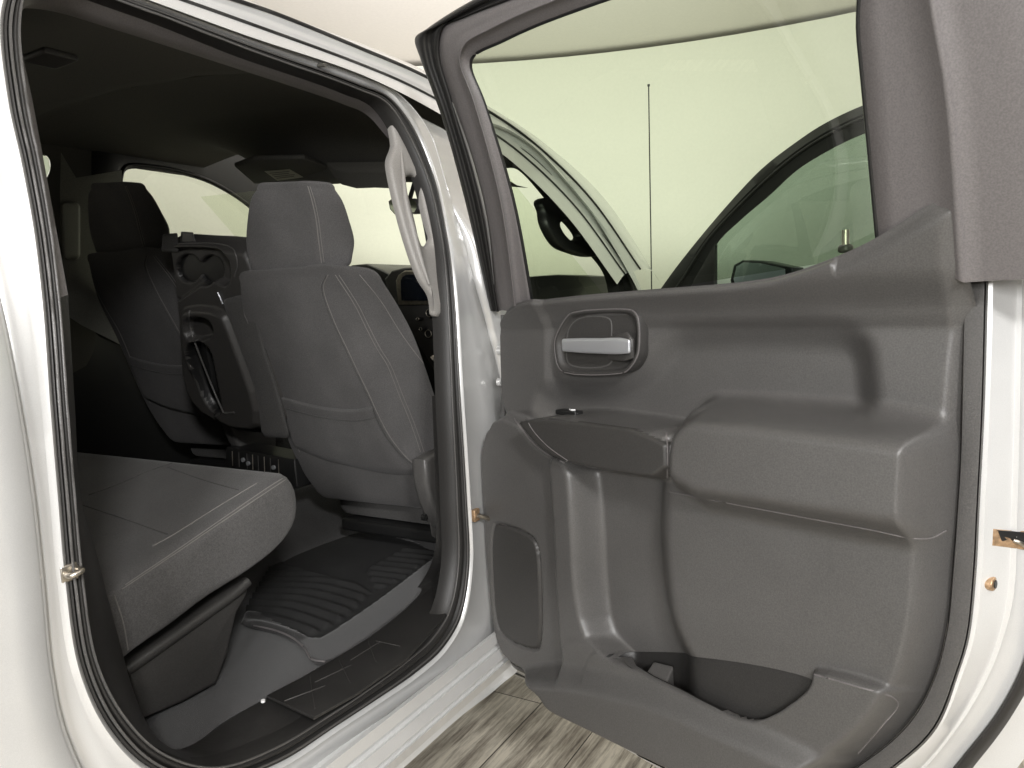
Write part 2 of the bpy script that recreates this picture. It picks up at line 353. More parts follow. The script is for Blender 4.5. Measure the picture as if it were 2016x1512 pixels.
# roof skin and the cab shell behind the side
top = [p for p in top if p[0] < 2.15]
strip('roof', [[p+A([0, .001, 0]) for p in top], [A([p[0], .45, p[2]+.06*(1 if p[0] < 2 else 0)+.01]) for p in top], [A([p[0], 1.0, p[2]+.13]) for p in top], [A([p[0], 1.9, p[2]+.13]) for p in top]], M_PAINT, T, n=4, across=3)
box('cab_rear_wall', (-.12, .03, .5), (-.08, 1.97, 1.9), M_HEAD, T, 0)
box('cab_side_shell', (-.12, .06, .9), (.45, .10, 1.9), M_HEAD, T, 0)
# rocker: stepped moulding below the opening
rk = []
for (px0, py0, px1, py1, dy) in ((610, 1511, 1004, 1279, -.020), (622, 1511, 1005, 1282, -.032), (664, 1511, 1006, 1286, -.034), (672, 1511, 1007, 1288, -.022), (684, 1511, 1008, 1290, -.024), (692, 1511, 1009, 1292, -.040), (735, 1511, 1010, 1297, -.046), (741, 1511, 1010, 1299, -.030), (750, 1511, 1010, 1301, -.032), (756, 1511, 1010, 1302, -.042), (781, 1511, 1006, 1306, -.036)):
    p, q = PY(px0, py0, dy), PY(px1, py1, dy); d = q-p; rk.append([A([x, dy, p[2]+(q[2]-p[2])*.15]) for x in (-.5, .3, 1.0, 1.6, 2.2, 2.9)])
rk.append([A([p[0], .06, p[2]-.01]) for p in rk[-1]]); rk.append([A([p[0], .25, .42]) for p in rk[-1]])
strip('rocker_panel', rk, M_PAINT, T, n=2, sharp=25)
# seals
mid = [(a+b)/2+A([0, -.012, 0]) for a, b in zip(r0, r1)]
def lerp(a, b, t, dy=0): return [p*(1-t)+q*t+A([0, dy, 0]) for p, q in zip(a, b)]
ws = strip('door_opening_weatherstrip', [lerp(r0, r1, 0, .03), lerp(r0, r1, .0, .012), lerp(r0, r1, .06, .0), lerp(r0, r1, .16, -.004), lerp(r0, r1, .3, .0), lerp(r0, r1, .38, .008), lerp(r0, r1, .46, -.004), lerp(r0, r1, .62, -.012), lerp(r0, r1, .8, -.008), lerp(r0, r1, .95, .008), lerp(r0, r1, 1., .03)], M_SEAL, T, closed=True, n=8, across=2, sharp=0)
for t_, r_, d_ in ((.30, .0022, -.008), (.84, .0022, -.012)):
    tube('seal_bead', lerp(r0, r1, t_, d_), r_, M_TRIM, ws, closed=True, n=8, k=6)
# inner aperture trim (pillar, header and the deep sill plate)
NI = len(LI); ri = []
for i, p in enumerate(LI):
    if 11 <= i <= 17: ri.append(PZ(*p, .625))
    elif i < 11: ri.append(PB(*p, .03+.07*sstep((i-4)/6)))
    else: ri.append(PB(*p, .05))
rs = [PB(*p, .02) for p in LB]
inner_rows = [rs, [a*.6+b*.4+A([0, 0, .004]) for a, b in zip(rs, ri)], ri, [p+(A([0, .05, -.03]) if 11 <= i <= 17 else A([0, .035, 0])) for i, p in enumerate(ri)]]
def seg(rows, i0, i1): return [[r[j % NI] for j in range(i0, i1+1)] for r in rows]
strip('sill_trim', seg(inner_rows, 4, 20), M_SILL_BIN_SHADE, T, n=8, sharp=60)
strip('header_trim', seg(inner_rows, 24, 35), M_FRAME, T, n=8, sharp=60)
# scuff plate ribs set into the sill
sc_p = [(540, 1373), (640, 1400), (790, 1300), (870, 1212), (800, 1203), (680, 1288)]
def sillz(px, py, dz=0): return PZ(px, py, .632+dz)
scf = prism('scuff_plate', [sillz(*p) for p in ((525, 1375), (618, 1418), (700, 1372), (800, 1302), (880, 1215), (850, 1160), (763, 1238), (645, 1312))], (0, 0, .006), M_SILL_BIN_SHADE, T, r=.002)
for a, b in (((560, 1380), (640, 1350)), ((620, 1343), (690, 1310)), ((690, 1300), (750, 1262)), ((620, 1395), (610, 1330)), ((690, 1345), (668, 1300)), ((740, 1303), (725, 1262)), ((740, 1262), (788, 1272))):
    tube('plate_rib', [sillz(*a, .006), sillz((a[0]+b[0])/2, (a[1]+b[1])/2, .008), sillz(*b, .006)], .0012, M_TRIM2, scf, n=4, k=6)
cyl('clip_button', sillz(518, 1382, .004), (0, 0, .004), .004, M_WHITE, T)
# striker on the rear pillar
st = PB(128, 1130, -.002)
stk = tube('door_striker', [st, st+A([0, -.016, 0]), st+A([.012, -.018, .003]), st+A([.014, 0, .003])], .0042, M_SATIN, T, n=5)
box('striker_plate', tuple(st+A([-.006, -.002, -.012])), tuple(st+A([.018, .004, .012])), M_SATIN, stk, .003)
# --- grab handle and B pillar upper trim
hl = [(768, 236), (774, 285), (764, 318), (769, 355), (781, 408), (795, 460), (813, 516), (828, 552), (847, 582), (851, 600), (853, 620)]
hr = [(792, 262), (806, 290), (822, 322), (834, 356), (846, 408), (855, 460), (861, 516), (866, 552), (869, 582), (870, 600), (871, 620)]
sl0 = [(799, 352), (801, 372), (808, 400), (817, 436), (823, 466), (829, 480), (838, 486), (842, 476), (838, 450), (831, 420), (824, 385), (817, 353), (808, 346)]
_c = sum(A(p) for p in sl0)/len(sl0); sl = [tuple(_c+(A(p)-_c)*A([1.0, 1.0])+A([(3 if p[0] > _c[0]+(p[1]-_c[1])*.25 else -3), 0])) for p in sl0]
def hp(px, py, dy=.05): return PB(px, py, dy)
def holeplate(name, outer, hole, dvec, m, parent, nO=4, r=.004):
    """plate with a hole, with thickness dvec, edges rounded"""
    O = cr([A(p) for p in outer], nO, True); H = cr([A(p) for p in hole], nO, True); K = 96
    d = A(dvec, float); dn = d/np.linalg.norm(d)
    def res(Q):
        Q = A(Q); it, ib = int(np.argmax(Q[:, 2])), int(np.argmin(Q[:, 2])); N = len(Q)
        def half(i, j):
            idx = [(i+k) % N for k in range(((j-i) % N)+1)]; W = Q[idx]; L = np.concatenate([[0], np.cumsum(np.linalg.norm(np.diff(W, axis=0), axis=1))])
            t = np.linspace(0, L[-1], K//2, endpoint=False); return A([np.interp(t, L, W[:, k]) for k in range(3)]).T
        return np.concatenate([half(it, ib), half(ib, it)])
    def area2(Q): Q = A(Q); return sum(Q[k-1][0]*Q[k][2]-Q[k][0]*Q[k-1][2] for k in range(len(Q)))
    if area2(O)*area2(H) < 0: H = H[::-1]
    O, H = res(O), res(H); mid_ = (O+H)/2
    rows = [O+d, O+(mid_-O)*.0, O+(mid_-O)*.12-dn*r*.7, O+(mid_-O)*.35-dn*r, H+(mid_-H)*.35-dn*r, H+(mid_-H)*.12-dn*r*.7, H, H+d]
    return strip(name, rows, m, parent, closed=True, spline=False, sharp=70)
bp = strip('pillar_trim', [[hp(*p, .085) for p in hl], [hp(*p, .055) for p in hl], [hp(*(A(p)*.75+A(q)*.25), .045) for p, q in zip(hl, hr)] , [hp(*(A(p)*.2+A(q)*.8), .035) for p, q in zip(hl, hr)], [hp(*p, .03) for p in hr]], M_PILLAR, T, n=5, sharp=60) if False else None
O = hl+hr[::-1]
ghole = holeplate('grab_handle', [hp(*p, .03) for p in O], [hp(*p, .03) for p in sl], (0.003, .012, 0), M_PILLAR, T, r=.010)
tube('handle_ridge', [hp(*p, .018) for p in ((790, 300), (800, 400), (812, 450), (828, 510), (845, 560))], .006, M_PILLAR, ghole, taper=lambda t: .5+math.sin(math.pi*t)*.8)
strip('pillar_lower_trim', [[hp(*p, .03) for p in ((864, 616), (868, 720), (873, 850), (878, 981), (878, 1060))], [hp(*p, .02) for p in ((872, 616), (876, 720), (880, 850), (886, 981), (886, 1060))]], M_TRIM2, T, n=4)
# ------------------------------------------------------------------ cabin shell
def hz(x, y): return 1.835+.07*y+.07*math.sin(math.pi*min(max(y/2.0, 0), 1))
V = []; nx, ny = 60, 30; xs = np.linspace(-.1, 2.15, nx); ys = np.linspace(.155, 1.86, ny)
def head_pt(x, y):
    z = hz(x, y)
    line = 1.17+.05*(y-.1)/.5
    z += .035*sstep((x-line)/.05+.0)*sstep((1.86-y)/.5) - .17*sstep((x-1.72)/.36)*sstep((1.5-y)/.45)
    return (x, y, z)
V = [head_pt(x, y) for x in xs for y in ys]
Fc = [(i*ny+j, i*ny+j+1, (i+1)*ny+j+1, (i+1)*ny+j) for i in range(nx-1) for j in range(ny-1)]
hd = mesh('headliner', V, Fc, M_HEAD, T, 60)
lip = [head_pt(1.19+.05*(y-.1)/.5, y) for y in np.linspace(.1, .85, 8)]
tube('trim_joint', [A(p)-A([0, 0, .001]) for p in lip], .004, M_HEAD, hd)
# coat hook/lamp on the headliner, rear left
p0 = PZ(120, 124, 1.80); boxloft('coat_hook', [[p0+A([-.03, 0, .008]), p0+A([.03, 0, .008]), p0+A([.03, 0, .02]), p0+A([-.03, 0, .02])], [p0+A([-.03, .06, .008]), p0+A([.03, .06, .008]), p0+A([.03, .06, .02]), p0+A([-.03, .06, .02])]], .008, M_TRIM2, T, cap=.006)
# driver's side wall with window openings
YD = 1.72
def D(px, py, y=YD): return PY(px, py, y)
win = [(243, 345), (252, 334), (300, 335), (350, 343), (400, 357), (440, 376), (480, 402), (500, 420), (560, 480), (620, 540), (620, 600), (500, 600), (330, 600), (235, 560), (238, 420)]
wout = [(150, 200), (200, 90), (300, 90), (360, 110), (430, 150), (490, 200), (560, 280), (600, 330), (610, 400), (640, 480), (640, 560), (500, 700), (330, 700), (170, 640), (150, 420)]
def lr(a, b, t): return [tuple(A(p)*(1-t)+A(q)*t) for p, q in zip(a, b)]
strip('driver_side_trim', [[D(*p, YD+.05) for p in win], [D(*p) for p in win], [D(*p, YD-.01) for p in lr(win, wout, .12)], [D(*p, YD-.01) for p in lr(win, wout, .5)], [D(*p, YD+.03) for p in wout]], M_BLACK, T, closed=True, n=5)
tube('window_seal', [D(*p, YD-.004) for p in lr(win, wout, .03)], .008, M_BLACK, T, closed=True, n=5)
dg = mesh('driver_window_glass', [D(*p, YD+.03) for p in cr([A(p) for p in win], 3, True)], [tuple(range(len(win)*3))], M_CLEAR, T)
# driver B pillar with belt guide
strip('driver_pillar_trim', [[D(*p, 1.62) for p in ((120, 300), (118, 400), (122, 500), (130, 620))], [D(*p, 1.60) for p in ((150, 350), (150, 430), (152, 520), (160, 640))], [D(*p, 1.62) for p in ((240, 335), (238, 430), (236, 540), (240, 680))]], M_PILLARFAR, T, n=5)
boxloft('belt_guide', [[D(120, 410, 1.58), D(158, 410, 1.58), D(158, 410, 1.61), D(120, 410, 1.61)], [D(124, 500, 1.58), D(158, 500, 1.58), D(158, 500, 1.61), D(124, 500, 1.61)]], .012, M_PILLARFAR, T, cap=.02)
# rear driver's side: dark quarter with its window
w2 = [(60, 300), (84, 303), (96, 312), (99, 330), (90, 352), (75, 360), (50, 360)]
w2o = [(-60, 200), (110, 200), (180, 260), (180, 330), (180, 520), (170, 720), (-60, 720)]
strip('rear_quarter_trim', [[D(*p, YD+.05) for p in w2], [D(*p) for p in w2], [D(*p) for p in w2o]], M_HEAD, T, closed=True, n=5)
mesh('rear_side_window', [D(*p, YD+.03) for p in w2], [tuple(range(len(w2)))], M_GLASS, T)
box('driver_door_lower', (-.1, 1.75, .5), (2.6, 1.80, 1.36), M_BLACK, T)
# windscreen surround, windscreen, visor, mirror
box('firewall', (2.62, .05, .4), (2.70, 1.95, 1.22), M_BLACK, T)
visor = [(462, 330), (500, 316), (600, 314), (640, 330), (668, 360), (500, 362)]
vz = [PZ(px, py, 1.855-(.0)) for px, py in visor]
vs = prism('sun_visor', vz, (0, 0, .018), M_HEAD, T, r=.008)
lb = [PZ(px, py, 1.853) for px, py in ((520, 337), (570, 333), (598, 349), (546, 356))]
lab = mesh('warning_label', lb, [(0, 1, 2, 3)], M_LABEL, vs)
for k in range(4):
    t0 = .2+k*.18; a = lb[0]*(1-t0)+lb[3]*t0; b = lb[1]*(1-t0)+lb[2]*t0; e = .88-.12*(k % 2)
    tube('print_line', [a+(b-a)*.1-A([0, 0, .0008]), a+(b-a)*.5-A([0, 0, .0008]), a+(b-a)*e-A([0, 0, .0008])], .0009, M_INK, lab, n=1, k=4)
pv = [PX(px, py, 1.98) for px, py in ((660, 352), (720, 349), (790, 352), (792, 372), (740, 371), (700, 372), (672, 364))]
prism('passenger_visor', pv, (-.04, .0, .05), M_HEAD, T, r=.008)
mr = [PX(px, py, 2.05) for px, py in ((763, 396), (768, 392), (815, 390), (824, 396), (826, 410), (820, 420), (775, 422), (766, 412))]
rv = prism('rear_view_mirror', mr, (.035, 0, 0), M_TRIM2, T, r=.008)
mg = [p+A([-.001, 0, 0]) for p in mr]; c = sum(mg)/len(mg); mesh('mirror_glass', [c+(p-c)*.86+A([-.002, 0, 0]) for p in mg], [tuple(range(8))], mat('mirror_silver', (.55, .62, .5), .05, 1.), rv)
tube('mirror_stalk', [c+A([.03, 0, .01]), c+A([.08, 0, .10])], .008, M_BLACK, rv, n=2)
wsq = [A([2.08, .22, 1.80]), A([2.08, 1.66, 1.86]), A([2.95, 1.85, 1.20]), A([2.95, .10, 1.20])]
mesh('windscreen', wsq, [(0, 1, 2, 3)], M_CLEAR, T)
# dashboard with screen
dash = [PX(px, py, 2.35) for px, py in ((560, 560), (640, 530), (700, 520), (722, 522), (760, 535), (800, 530), (830, 540), (1000, 560), (1000, 900), (560, 900))]
prism('dashboard', dash, (.45, 0, -.02), M_BLACK, T, r=.03)
dt = prism('dash_top_pad', [PX(px, py, 2.33) for px, py in ((690, 522), (720, 519), (750, 530), (775, 545), (782, 560), (760, 575), (730, 560), (690, 545))], (.3, 0, 0), M_TRIM2, T, r=.01)
def ds(px, py, x=2.22): return PX(px, py, x)
sb = [(776, 552), (782, 538), (796, 529), (830, 528), (900, 530), (900, 640), (800, 620), (786, 606), (778, 590)]
cs = prism('centre_stack', [ds(*p, 2.24) for p in ((756, 548), (770, 532), (796, 526), (900, 520), (900, 760), (860, 740), (800, 640), (770, 600))], (.1, 0, 0), M_TRIM2, T, r=.012)
prism('screen_bezel', [ds(*p, 2.215) for p in ((779, 552), (784, 541), (796, 533), (900, 533), (900, 600), (783, 600))], (.02, 0, 0), M_SATIN, cs, r=.004)
prism('touch_screen', [ds(*p, 2.205) for p in ((788, 552), (792, 545), (800, 540), (900, 540), (900, 592), (790, 592))], (.012, 0, 0), mat('screen_glass', (.006, .008, .012), .12), cs, r=.002)
for px, py, rr in ((845, 616, .014), (843, 657, .014), (822, 628, .006), (828, 648, .006)):
    kb = cyl('control_knob', ds(px, py, 2.2), (.03, 0, 0), rr, M_BLACK, cs); tube('knob_ring', [ds(px, py, 2.199)+A([0, rr*math.cos(a), rr*math.sin(a)]) for a in np.linspace(0, 2*math.pi, 12, endpoint=False)], .0014, M_SATIN, kb, closed=True, n=2, k=6)
tube('buckle', [PX(852, 702, 1.75), PX(862, 712, 1.75), PX(868, 716, 1.74)], .012, M_SATIN, T, flat=.5)
strip('seat_belt', [[PY(px, py, .12) for px, py in ((863, 728), (866, 780), (871, 850), (876, 905))], [PY(px, py, .11) for px, py in ((870, 728), (873, 780), (877, 850), (879, 905))]], M_BELT, T, n=4)
# ------------------------------------------------------------------ front seat (passenger), then copied for the driver
PT = PY(565, 545, .50); ca, sa = math.cos(math.radians(21)), math.sin(math.radians(21))
NS = A([-ca, 0, -sa])           # seat back face normal, leaning
def SB(px, py, off=0.): return on(px, py, PT+A([off, 0, 0]), NS)
YO = .20
def SF(px, py, y=YO): return PY(px, py, y)
Lk = [(458, 556), (462, 600), (472, 650), (500, 718), (524, 784), (552, 865), (580, 925), (606, 962)]
Rk = [(640, 536), (634, 575), (655, 628), (697, 718), (729, 796), (768, 867), (808, 920), (836, 985)]
Fk = [(775, 552), (805, 600), (836, 660), (858, 718), (880, 784), (905, 850), (925, 910), (945, 975)]
lev = []
for l, r_, f_ in zip(Lk, Rk, Fk):
    a, b = SB(*l), SB(*r_); c = SF(*f_, YO-.02); 
    c = b+(c-b)*1.0
    a2 = a+A([0, 0, 0]); lev.append([a2, b, c, a2+(c-b)])
seat = boxloft('front_seat', lev, [.055, .045, .07, .07], M_FAB, T, cap=.035, spline=4, capn=5)
def seatsurf(px, py): return None
# accurate seam placing: cast rays at the built mesh
from mathutils.bvhtree import BVHTree
def bvh(o):
    return BVHTree.FromPolygons([v.co for v in o.data.vertices], [tuple(p.vertices) for p in o.data.polygons])
def cast(tree, px, py, off=.0):
    d = Vector(ray(px, py)).normalized(); h, nn, i, dist = tree.ray_cast(Vector(C0), d)
    if h is None: return None
    if nn.dot(d) > 0: nn = -nn
    return A(h+nn*off)
def seam(name, tree, pts, r, m, parent, off=0., n=8):
    P2 = cr([A(p) for p in pts], n); Q = [cast(tree, *p, off) for p in P2]; Q = [q for q in Q if q is not None]
    if len(Q) < 3: print('seam miss', name, pts[0]); return
    Q = [Q[0]]+[(Q[i-1]+Q[i]*2+Q[i+1])/4 for i in range(1, len(Q)-1)]+[Q[-1]]
    return tube(name, Q, r, m, parent, spline=False, k=6)
bs = bvh(seat)
S3 = [(642, 542), (633, 565), (652, 628), (680, 688), (705, 741), (722, 776), (742, 820), (768, 867), (801, 906), (824, 922)]
seam('seam', bs, S3, .0022, M_FAB2, seat, .0004)
seam('seam', bs, [(x+4, y-1) for x, y in S3], .0010, M_STITCH, seat, .0005)
S2 = [(660, 541), (698, 600), (723, 650), (743, 688), (762, 718), (786, 778), (809, 834), (828, 890)]
seam('seam', bs, S2, .0010, M_STITCH, seat, .0003); seam('seam', bs, [(x+7, y) for x, y in S2], .0010, M_STITCH, seat, .0003)
seam('seam', bs, [(708, 541), (750, 593), (792, 660), (848, 734)], .0010, M_STITCH, seat, .0003)
S1 = [(470, 541), (475, 600), (505, 670), (530, 718), (553, 784), (568, 828), (590, 890)]
seam('seam', bs, S1, .0010, M_STITCH, seat, .0003)
# map pocket on the back
pk = [(552, 780), (600, 790), (650, 797), (700, 801), (733, 802), (742, 822), (768, 866), (800, 905), (824, 925), (700, 930), (596, 905), (570, 835)]
rows = []
Pt = cr([A(p) for p in ((552, 780), (600, 793), (650, 803), (700, 806), (735, 800))], 5)
Pm = cr([A(p) for p in ((556, 800), (603, 813), (652, 823), (705, 827), (742, 822))], 5)
Pn = cr([A(p) for p in ((568, 832), (612, 848), (660, 858), (714, 864), (762, 858))], 5)
Pb = cr([A(p) for p in ((585, 880), (640, 903), (700, 918), (760, 930), (825, 935))], 5)
def cc_(p, o): q = cast(bs, p[0], p[1], o); return q if q is not None else SB(p[0], p[1])
rows = [[cc_(p, -.004) for p in Pt], [cc_(p, .007) for p in Pt], [cc_(p, .008) for p in lr(Pt, Pm, .5)], [cc_(p, .007) for p in Pm], [cc_(p, .010) for p in Pn], [cc_(p, .004) for p in Pb], [cc_(p, -.003) for p in lr(Pb, Pb, 0)]]
pkt = strip('map_pocket', rows, M_FAB, seat, spline=False, across=3, sharp=0)
tube('pocket_hem', [p*1 for p in [cc_(q, .0078) for q in lr(Pt, Pm, .92)]], .0016, M_FAB2, pkt, spline=False, k=6)
# lower flap of the seat back
lower = [[(583, 900), (590, 930), (600, 952), (640, 984), (655, 986)], ]
# headrest
hb = PT+A([.015, 0, 0])
def HB(px, py): return on(px, py, hb, NS)
lv = [((484, 524), (634, 530), (706, 508)), (( 476, 485), (630, 492), (711, 474)), ((478, 430), (622, 432), (702, 436)), ((486, 388), (614, 384), (688, 396)), ((496, 374), (606, 368), (674, 374))]
HL = []
for l, r_, f_ in lv:
    a, b = HB(*l), HB(*r_); c = PY(*f_, b[1]-.075); c = b+(c-b); HL.append([a, b, c, a+(c-b)])
hrst = boxloft('headrest', HL, [.03, .022, .04, .04], M_FAB, seat, cap=.02, spline=4, capn=5)
bh = bvh(hrst)
seam('seam', bh, [(606, 366), (613, 390), (622, 430), (628, 478), (633, 518)], .0013, M_STITCH, hrst, .0004)
seam('seam', bh, [(610, 366), (618, 390), (627, 430), (633, 478), (638, 516)], .0009, M_STITCH, hrst, .0004)
hc = sum(A(p) for p in HL[0])/4
for dy in (-.06, .06): cyl('headrest_post', hc+A([.01, dy, .02]), (.03, 0, -.10), .006, M_CHROME, seat)
# recliner cover, seat base, hinge knob
def SO(px, py, y=.17): return PY(px, py, y)
rc = [(838, 905), (858, 893), (880, 884), (905, 880), (925, 900), (925, 1060), (880, 1045), (868, 1035), (850, 990), (840, 950)]
rcv = prism('recliner_cover', [SO(*p, .155) for p in rc], (0, .05, 0), M_TRIM, seat, r=.014)
kn = SO(881, 935, .15); prism('recliner_knob', [kn+A([.05*math.cos(a), 0, .05*math.sin(a)]) for a in np.linspace(0, 2*math.pi, 28, endpoint=False)], (0, -.02, 0), M_TRIM2, seat, r=.012)
sb_ = lev[-1]; ctr_ = sum(A(p) for p in sb_)/4
boxloft('seat_cushion', [[ctr_+A([x, y, z]) for y, z in ((-.25, -.10), (.25, -.10), (.25, .05), (-.25, .05))] for x in (.05, .3, .55)], .05, M_FAB2, seat, cap=.04)
box('seat_frame', (ctr_[0]-.02, ctr_[1]-.2, .66), (ctr_[0]+.5, ctr_[1]+.2, ctr_[2]-.1), M_BLACK, seat, .01)
for q in ((832, 1018), (872, 1052)): cyl('rail_bolt', PY(*q, .2), (0, -.012, 0), .009, M_BLACK, seat)
boxloft('rail_cover', [[PY(*p, y) for p in ((842, 1000), (880, 1050), (885, 1075), (850, 1055))] for y in (.19, .24)], .006, M_TRIM, seat, cap=.004)
def dup(o, d, parent):
    c = o.copy(); COL.objects.link(c); c.parent = parent
    if d is not None: c.location = d
    for ch in o.children: dup(ch, None, c)
    return c
drv = dup(seat, (.10, .875, .115), T)
# ------------------------------------------------------------------ centre seat back (folded console with cup holders)
XC = 1.46
def CB(px, py, off=0.): return on(px, py, A([XC+off, 0, 1.4]), (-math.cos(math.radians(14)), 0, -math.sin(math.radians(14))))
co = [(318, 480), (322, 472), (345, 466), (400, 470), (450, 472), (490, 480), (520, 560), (550, 740), (575, 860), (520, 862), (440, 855), (380, 820), (345, 760), (338, 640), (330, 560)]
# a panel with two round cup wells and a slot: relief over the console plane
nn_ = A([-math.cos(math.radians(14)), 0, -math.sin(math.radians(14))]); eu = A([0, -1, 0]); ev = np.cross(nn_, eu); ev = ev if ev[2] > 0 else -ev
oc = A([XC, 0, 1.4])
def cuv(px, py, w_=0.): q = on(px, py, oc+nn_*w_, nn_)-oc; return (q@eu, q@ev)
class Relief:
    def __init__(s, orig, eu, ev, d, outline, res, mapfn, smooth=1):
        s.o, s.eu, s.ev, s.d, s.map = orig, eu, ev, d, mapfn
        s.out = A(chaikin([mapfn(*p) for p in outline], smooth)) if smooth else A([mapfn(*p) for p in outline])
        lo, hi = s.out.min(0)-res*2, s.out.max(0)+res*2
        s.nu, s.nv = int((hi[0]-lo[0])/res)+1, int((hi[1]-lo[1])/res)+1
        gu, gv = np.meshgrid(lo[0]+np.arange(s.nu)*res, lo[1]+np.arange(s.nv)*res, indexing='ij')
        s.P = np.stack([gu.ravel(), gv.ravel()], -1); s.sd, s.near = sdf(s.P, s.out); s.h = np.zeros(len(s.P)); s.id = np.zeros(len(s.P), int)
        s.P0 = s.P.copy(); mk = s.sd < 0; s.P[mk] = s.near[mk]
    def feat(s, poly, w_, soft, sm=2, part=None, bias=0., add=False):
        Q = chaikin([s.map(*p, w_) if not add else s.map(*p, 0) for p in poly], sm) if sm else [s.map(*p, w_) for p in poly]
        sd, _ = sdf(s.P, Q); m_ = sstep((sd+bias)/soft+.5)
        s.h = s.h+w_*m_ if add else s.h*(1-m_)+w_*m_
        if part is not None: s.id[sd > 0] = part
        return sd
    def pts(s): return s.o+s.P[:, :1]*s.eu+s.P[:, 1:]*s.ev+s.h[:, None]*s.d
    def build(s, names, mats, parent, sharp=0):
        X = s.pts(); I = np.arange(s.nu*s.nv).reshape(s.nu, s.nv)
        q = np.stack([I[:-1, :-1], I[1:, :-1], I[1:, 1:], I[:-1, 1:]], -1).reshape(-1, 4)
        q = q[(s.sd[q] > 0).any(1)]
        if hasattr(s, 'cut'): q = q[~s.cut[q].all(1)]
        fid = s.id[q].max(1); objs = {}
        for k, nm in names.items():
            f = q[fid == k]
            if len(f) == 0: continue
            u, inv = np.unique(f, return_inverse=True); f = inv.reshape(-1, 4)
            objs[k] = mesh(nm, X[u], f, mats[k], parent if k == 0 or 0 not in objs or parent is not None else objs[0], sharp)
        return objs
R = Relief(oc, eu, ev, nn_, co, .004, lambda px, py, w_=0.: cuv(px, py, w_))
R.h -= .05*(1-sstep(R.sd/.04))
R.feat([(318, 488), (400, 484), (462, 492), (470, 545), (455, 560), (430, 540), (360, 590), (345, 590), (325, 520)], -.03, .012)
for cx_, cy_ in ((395, 522), (440, 524)): R.feat([(cx_+24*math.cos(a), cy_+26*math.sin(a)) for a in np.linspace(0, 6.28, 12, endpoint=False)], -.075, .01, 1, part=1)
R.feat([(326, 500), (350, 500), (362, 560), (350, 602), (340, 590)], -.06, .01)
R.feat([(345, 620), (375, 608), (430, 615), (445, 640), (520, 850), (440, 845), (400, 800), (360, 720)], .02, .02)
R.feat([(375, 620), (428, 622), (436, 660), (380, 668)], -.01, .01)
R.feat([(384, 668), (436, 664), (450, 740), (462, 800), (440, 806), (420, 790), (400, 740)], -.03, .012, part=2)
R.feat([(390, 668), (404, 668), (424, 780), (412, 776)], -.005, .006)
ob = R.build({0: 'centre_seat_back', 1: 'cup_holder', 2: 'storage_slot'}, {0: M_TRIM2, 1: M_BLACK, 2: M_BLACK}, T)
ob[1].parent = ob[2].parent = ob[0]
csb = ob[0]
sidep = [CB(*p, 0) for p in co]
prism('seat_back_shell', [p+A([.045, 0, 0]) for p in sidep], (.12, 0, 0), M_BLACK, csb, r=.02)
bc = bvh(csb)
seam('trim_line', bc, [(374, 612), (372, 630), (385, 690), (405, 760), (425, 800), (440, 812), (462, 812)], .003, M_TRIM, csb, .001)
seam('trim_line', bc, [(330, 482), (360, 480), (440, 482), (460, 492), (468, 520), (462, 545)], .002, M_TRIM, csb, .001)
seam('latch_strap', bc, [(413, 770), (420, 782), (430, 795)], .0045, M_SATIN, csb, .003)
seam('latch_strap', bc, [(430, 575), (436, 588), (440, 598)], .0025, M_CHROME, csb, .003)
q = CB(358, 462, .0); boxloft('centre_headrest', [[CB(318, 488, .02), CB(352, 490, .02), CB(352, 490, .09), CB(318, 488, .09)], [CB(320, 468, .02), CB(350, 466, .02), CB(350, 466, .09), CB(320, 468, .09)]], .012, M_FAB2, csb, cap=.012)
boxloft('centre_headrest', [[CB(352, 488, .03), CB(390, 486, .03), CB(390, 486, .10), CB(352, 488, .10)], [CB(356, 462, .03), CB(382, 464, .03), CB(382, 464, .10), CB(356, 462, .10)]], .012, M_TRIM, csb, cap=.010)
# side cushion of the centre seat, between console and passenger seat
boxloft('centre_bolster', [[CB(*a, -.01), CB(*b, -.01), CB(*b, .08), CB(*a, .08)] for a, b in (((440, 600), (500, 590)), ((470, 680), (520, 680)), ((500, 760), (545, 760)), ((515, 850), (568, 850)))], .02, M_FAB2, csb, cap=.02)
# vents and switches at the base of the console
vb = prism('console_rear_panel', [PX(*p, 1.62) for p in ((445, 880), (580, 905), (585, 960), (440, 935))], (.1, 0, 0), M_BLACK, T, r=.006)
for px in (457, 470, 486, 497, 508, 520, 532, 548): tube('vent_fin', [PX(px, 886+(px-445)*.18, 1.612), PX(px+1, 915+(px-445)*.18, 1.612)], .0016, M_SATIN if px in (457, 497, 520, 548) else M_TRIM2, vb, n=2, k=6)
for px, py in ((480, 905), (540, 920), (490, 912)): cyl('socket', PX(px, py, 1.615), (-.006, 0, 0), .007, M_CHROME, vb)
# ------------------------------------------------------------------ rear seat
YC = .22
def RC(px, py, y=YC): return PY(px, py, y)
side = [(218, 1162), (300, 1108), (400, 1043), (480, 990), (540, 950), (570, 934), (592, 962), (594, 1016), (570, 1062), (506, 1120), (425, 1176), (344, 1236), (242, 1304), (222, 1262)]
P3 = [RC(*p) for p in side]
back0 = P3[0]; bot0 = P3[-2]; dirb = (P3[0]-P3[3]); dirb /= np.linalg.norm(dirb)
prof = [back0+dirb*.45]+P3[:-1]+[bot0+dirb*.45]
prof_s = []
prof_s = cr(prof, 3, True)
S = A(prof_s); ct = S.mean(0)
cush = prism('rear_seat', prof_s, (0, 1.35, 0), M_FAB, T, r=.035, n=7, sharp=70)
bq = bvh(cush)
seam('seam', bq, [(240, 1160), (330, 1100), (430, 1032), (520, 972), (562, 944)], .0011, M_STITCH, cush, .0003)
seam('seam', bq, [(246, 1152), (335, 1092), (434, 1024), (520, 965), (556, 942)], .0011, M_STITCH, cush, .0003)
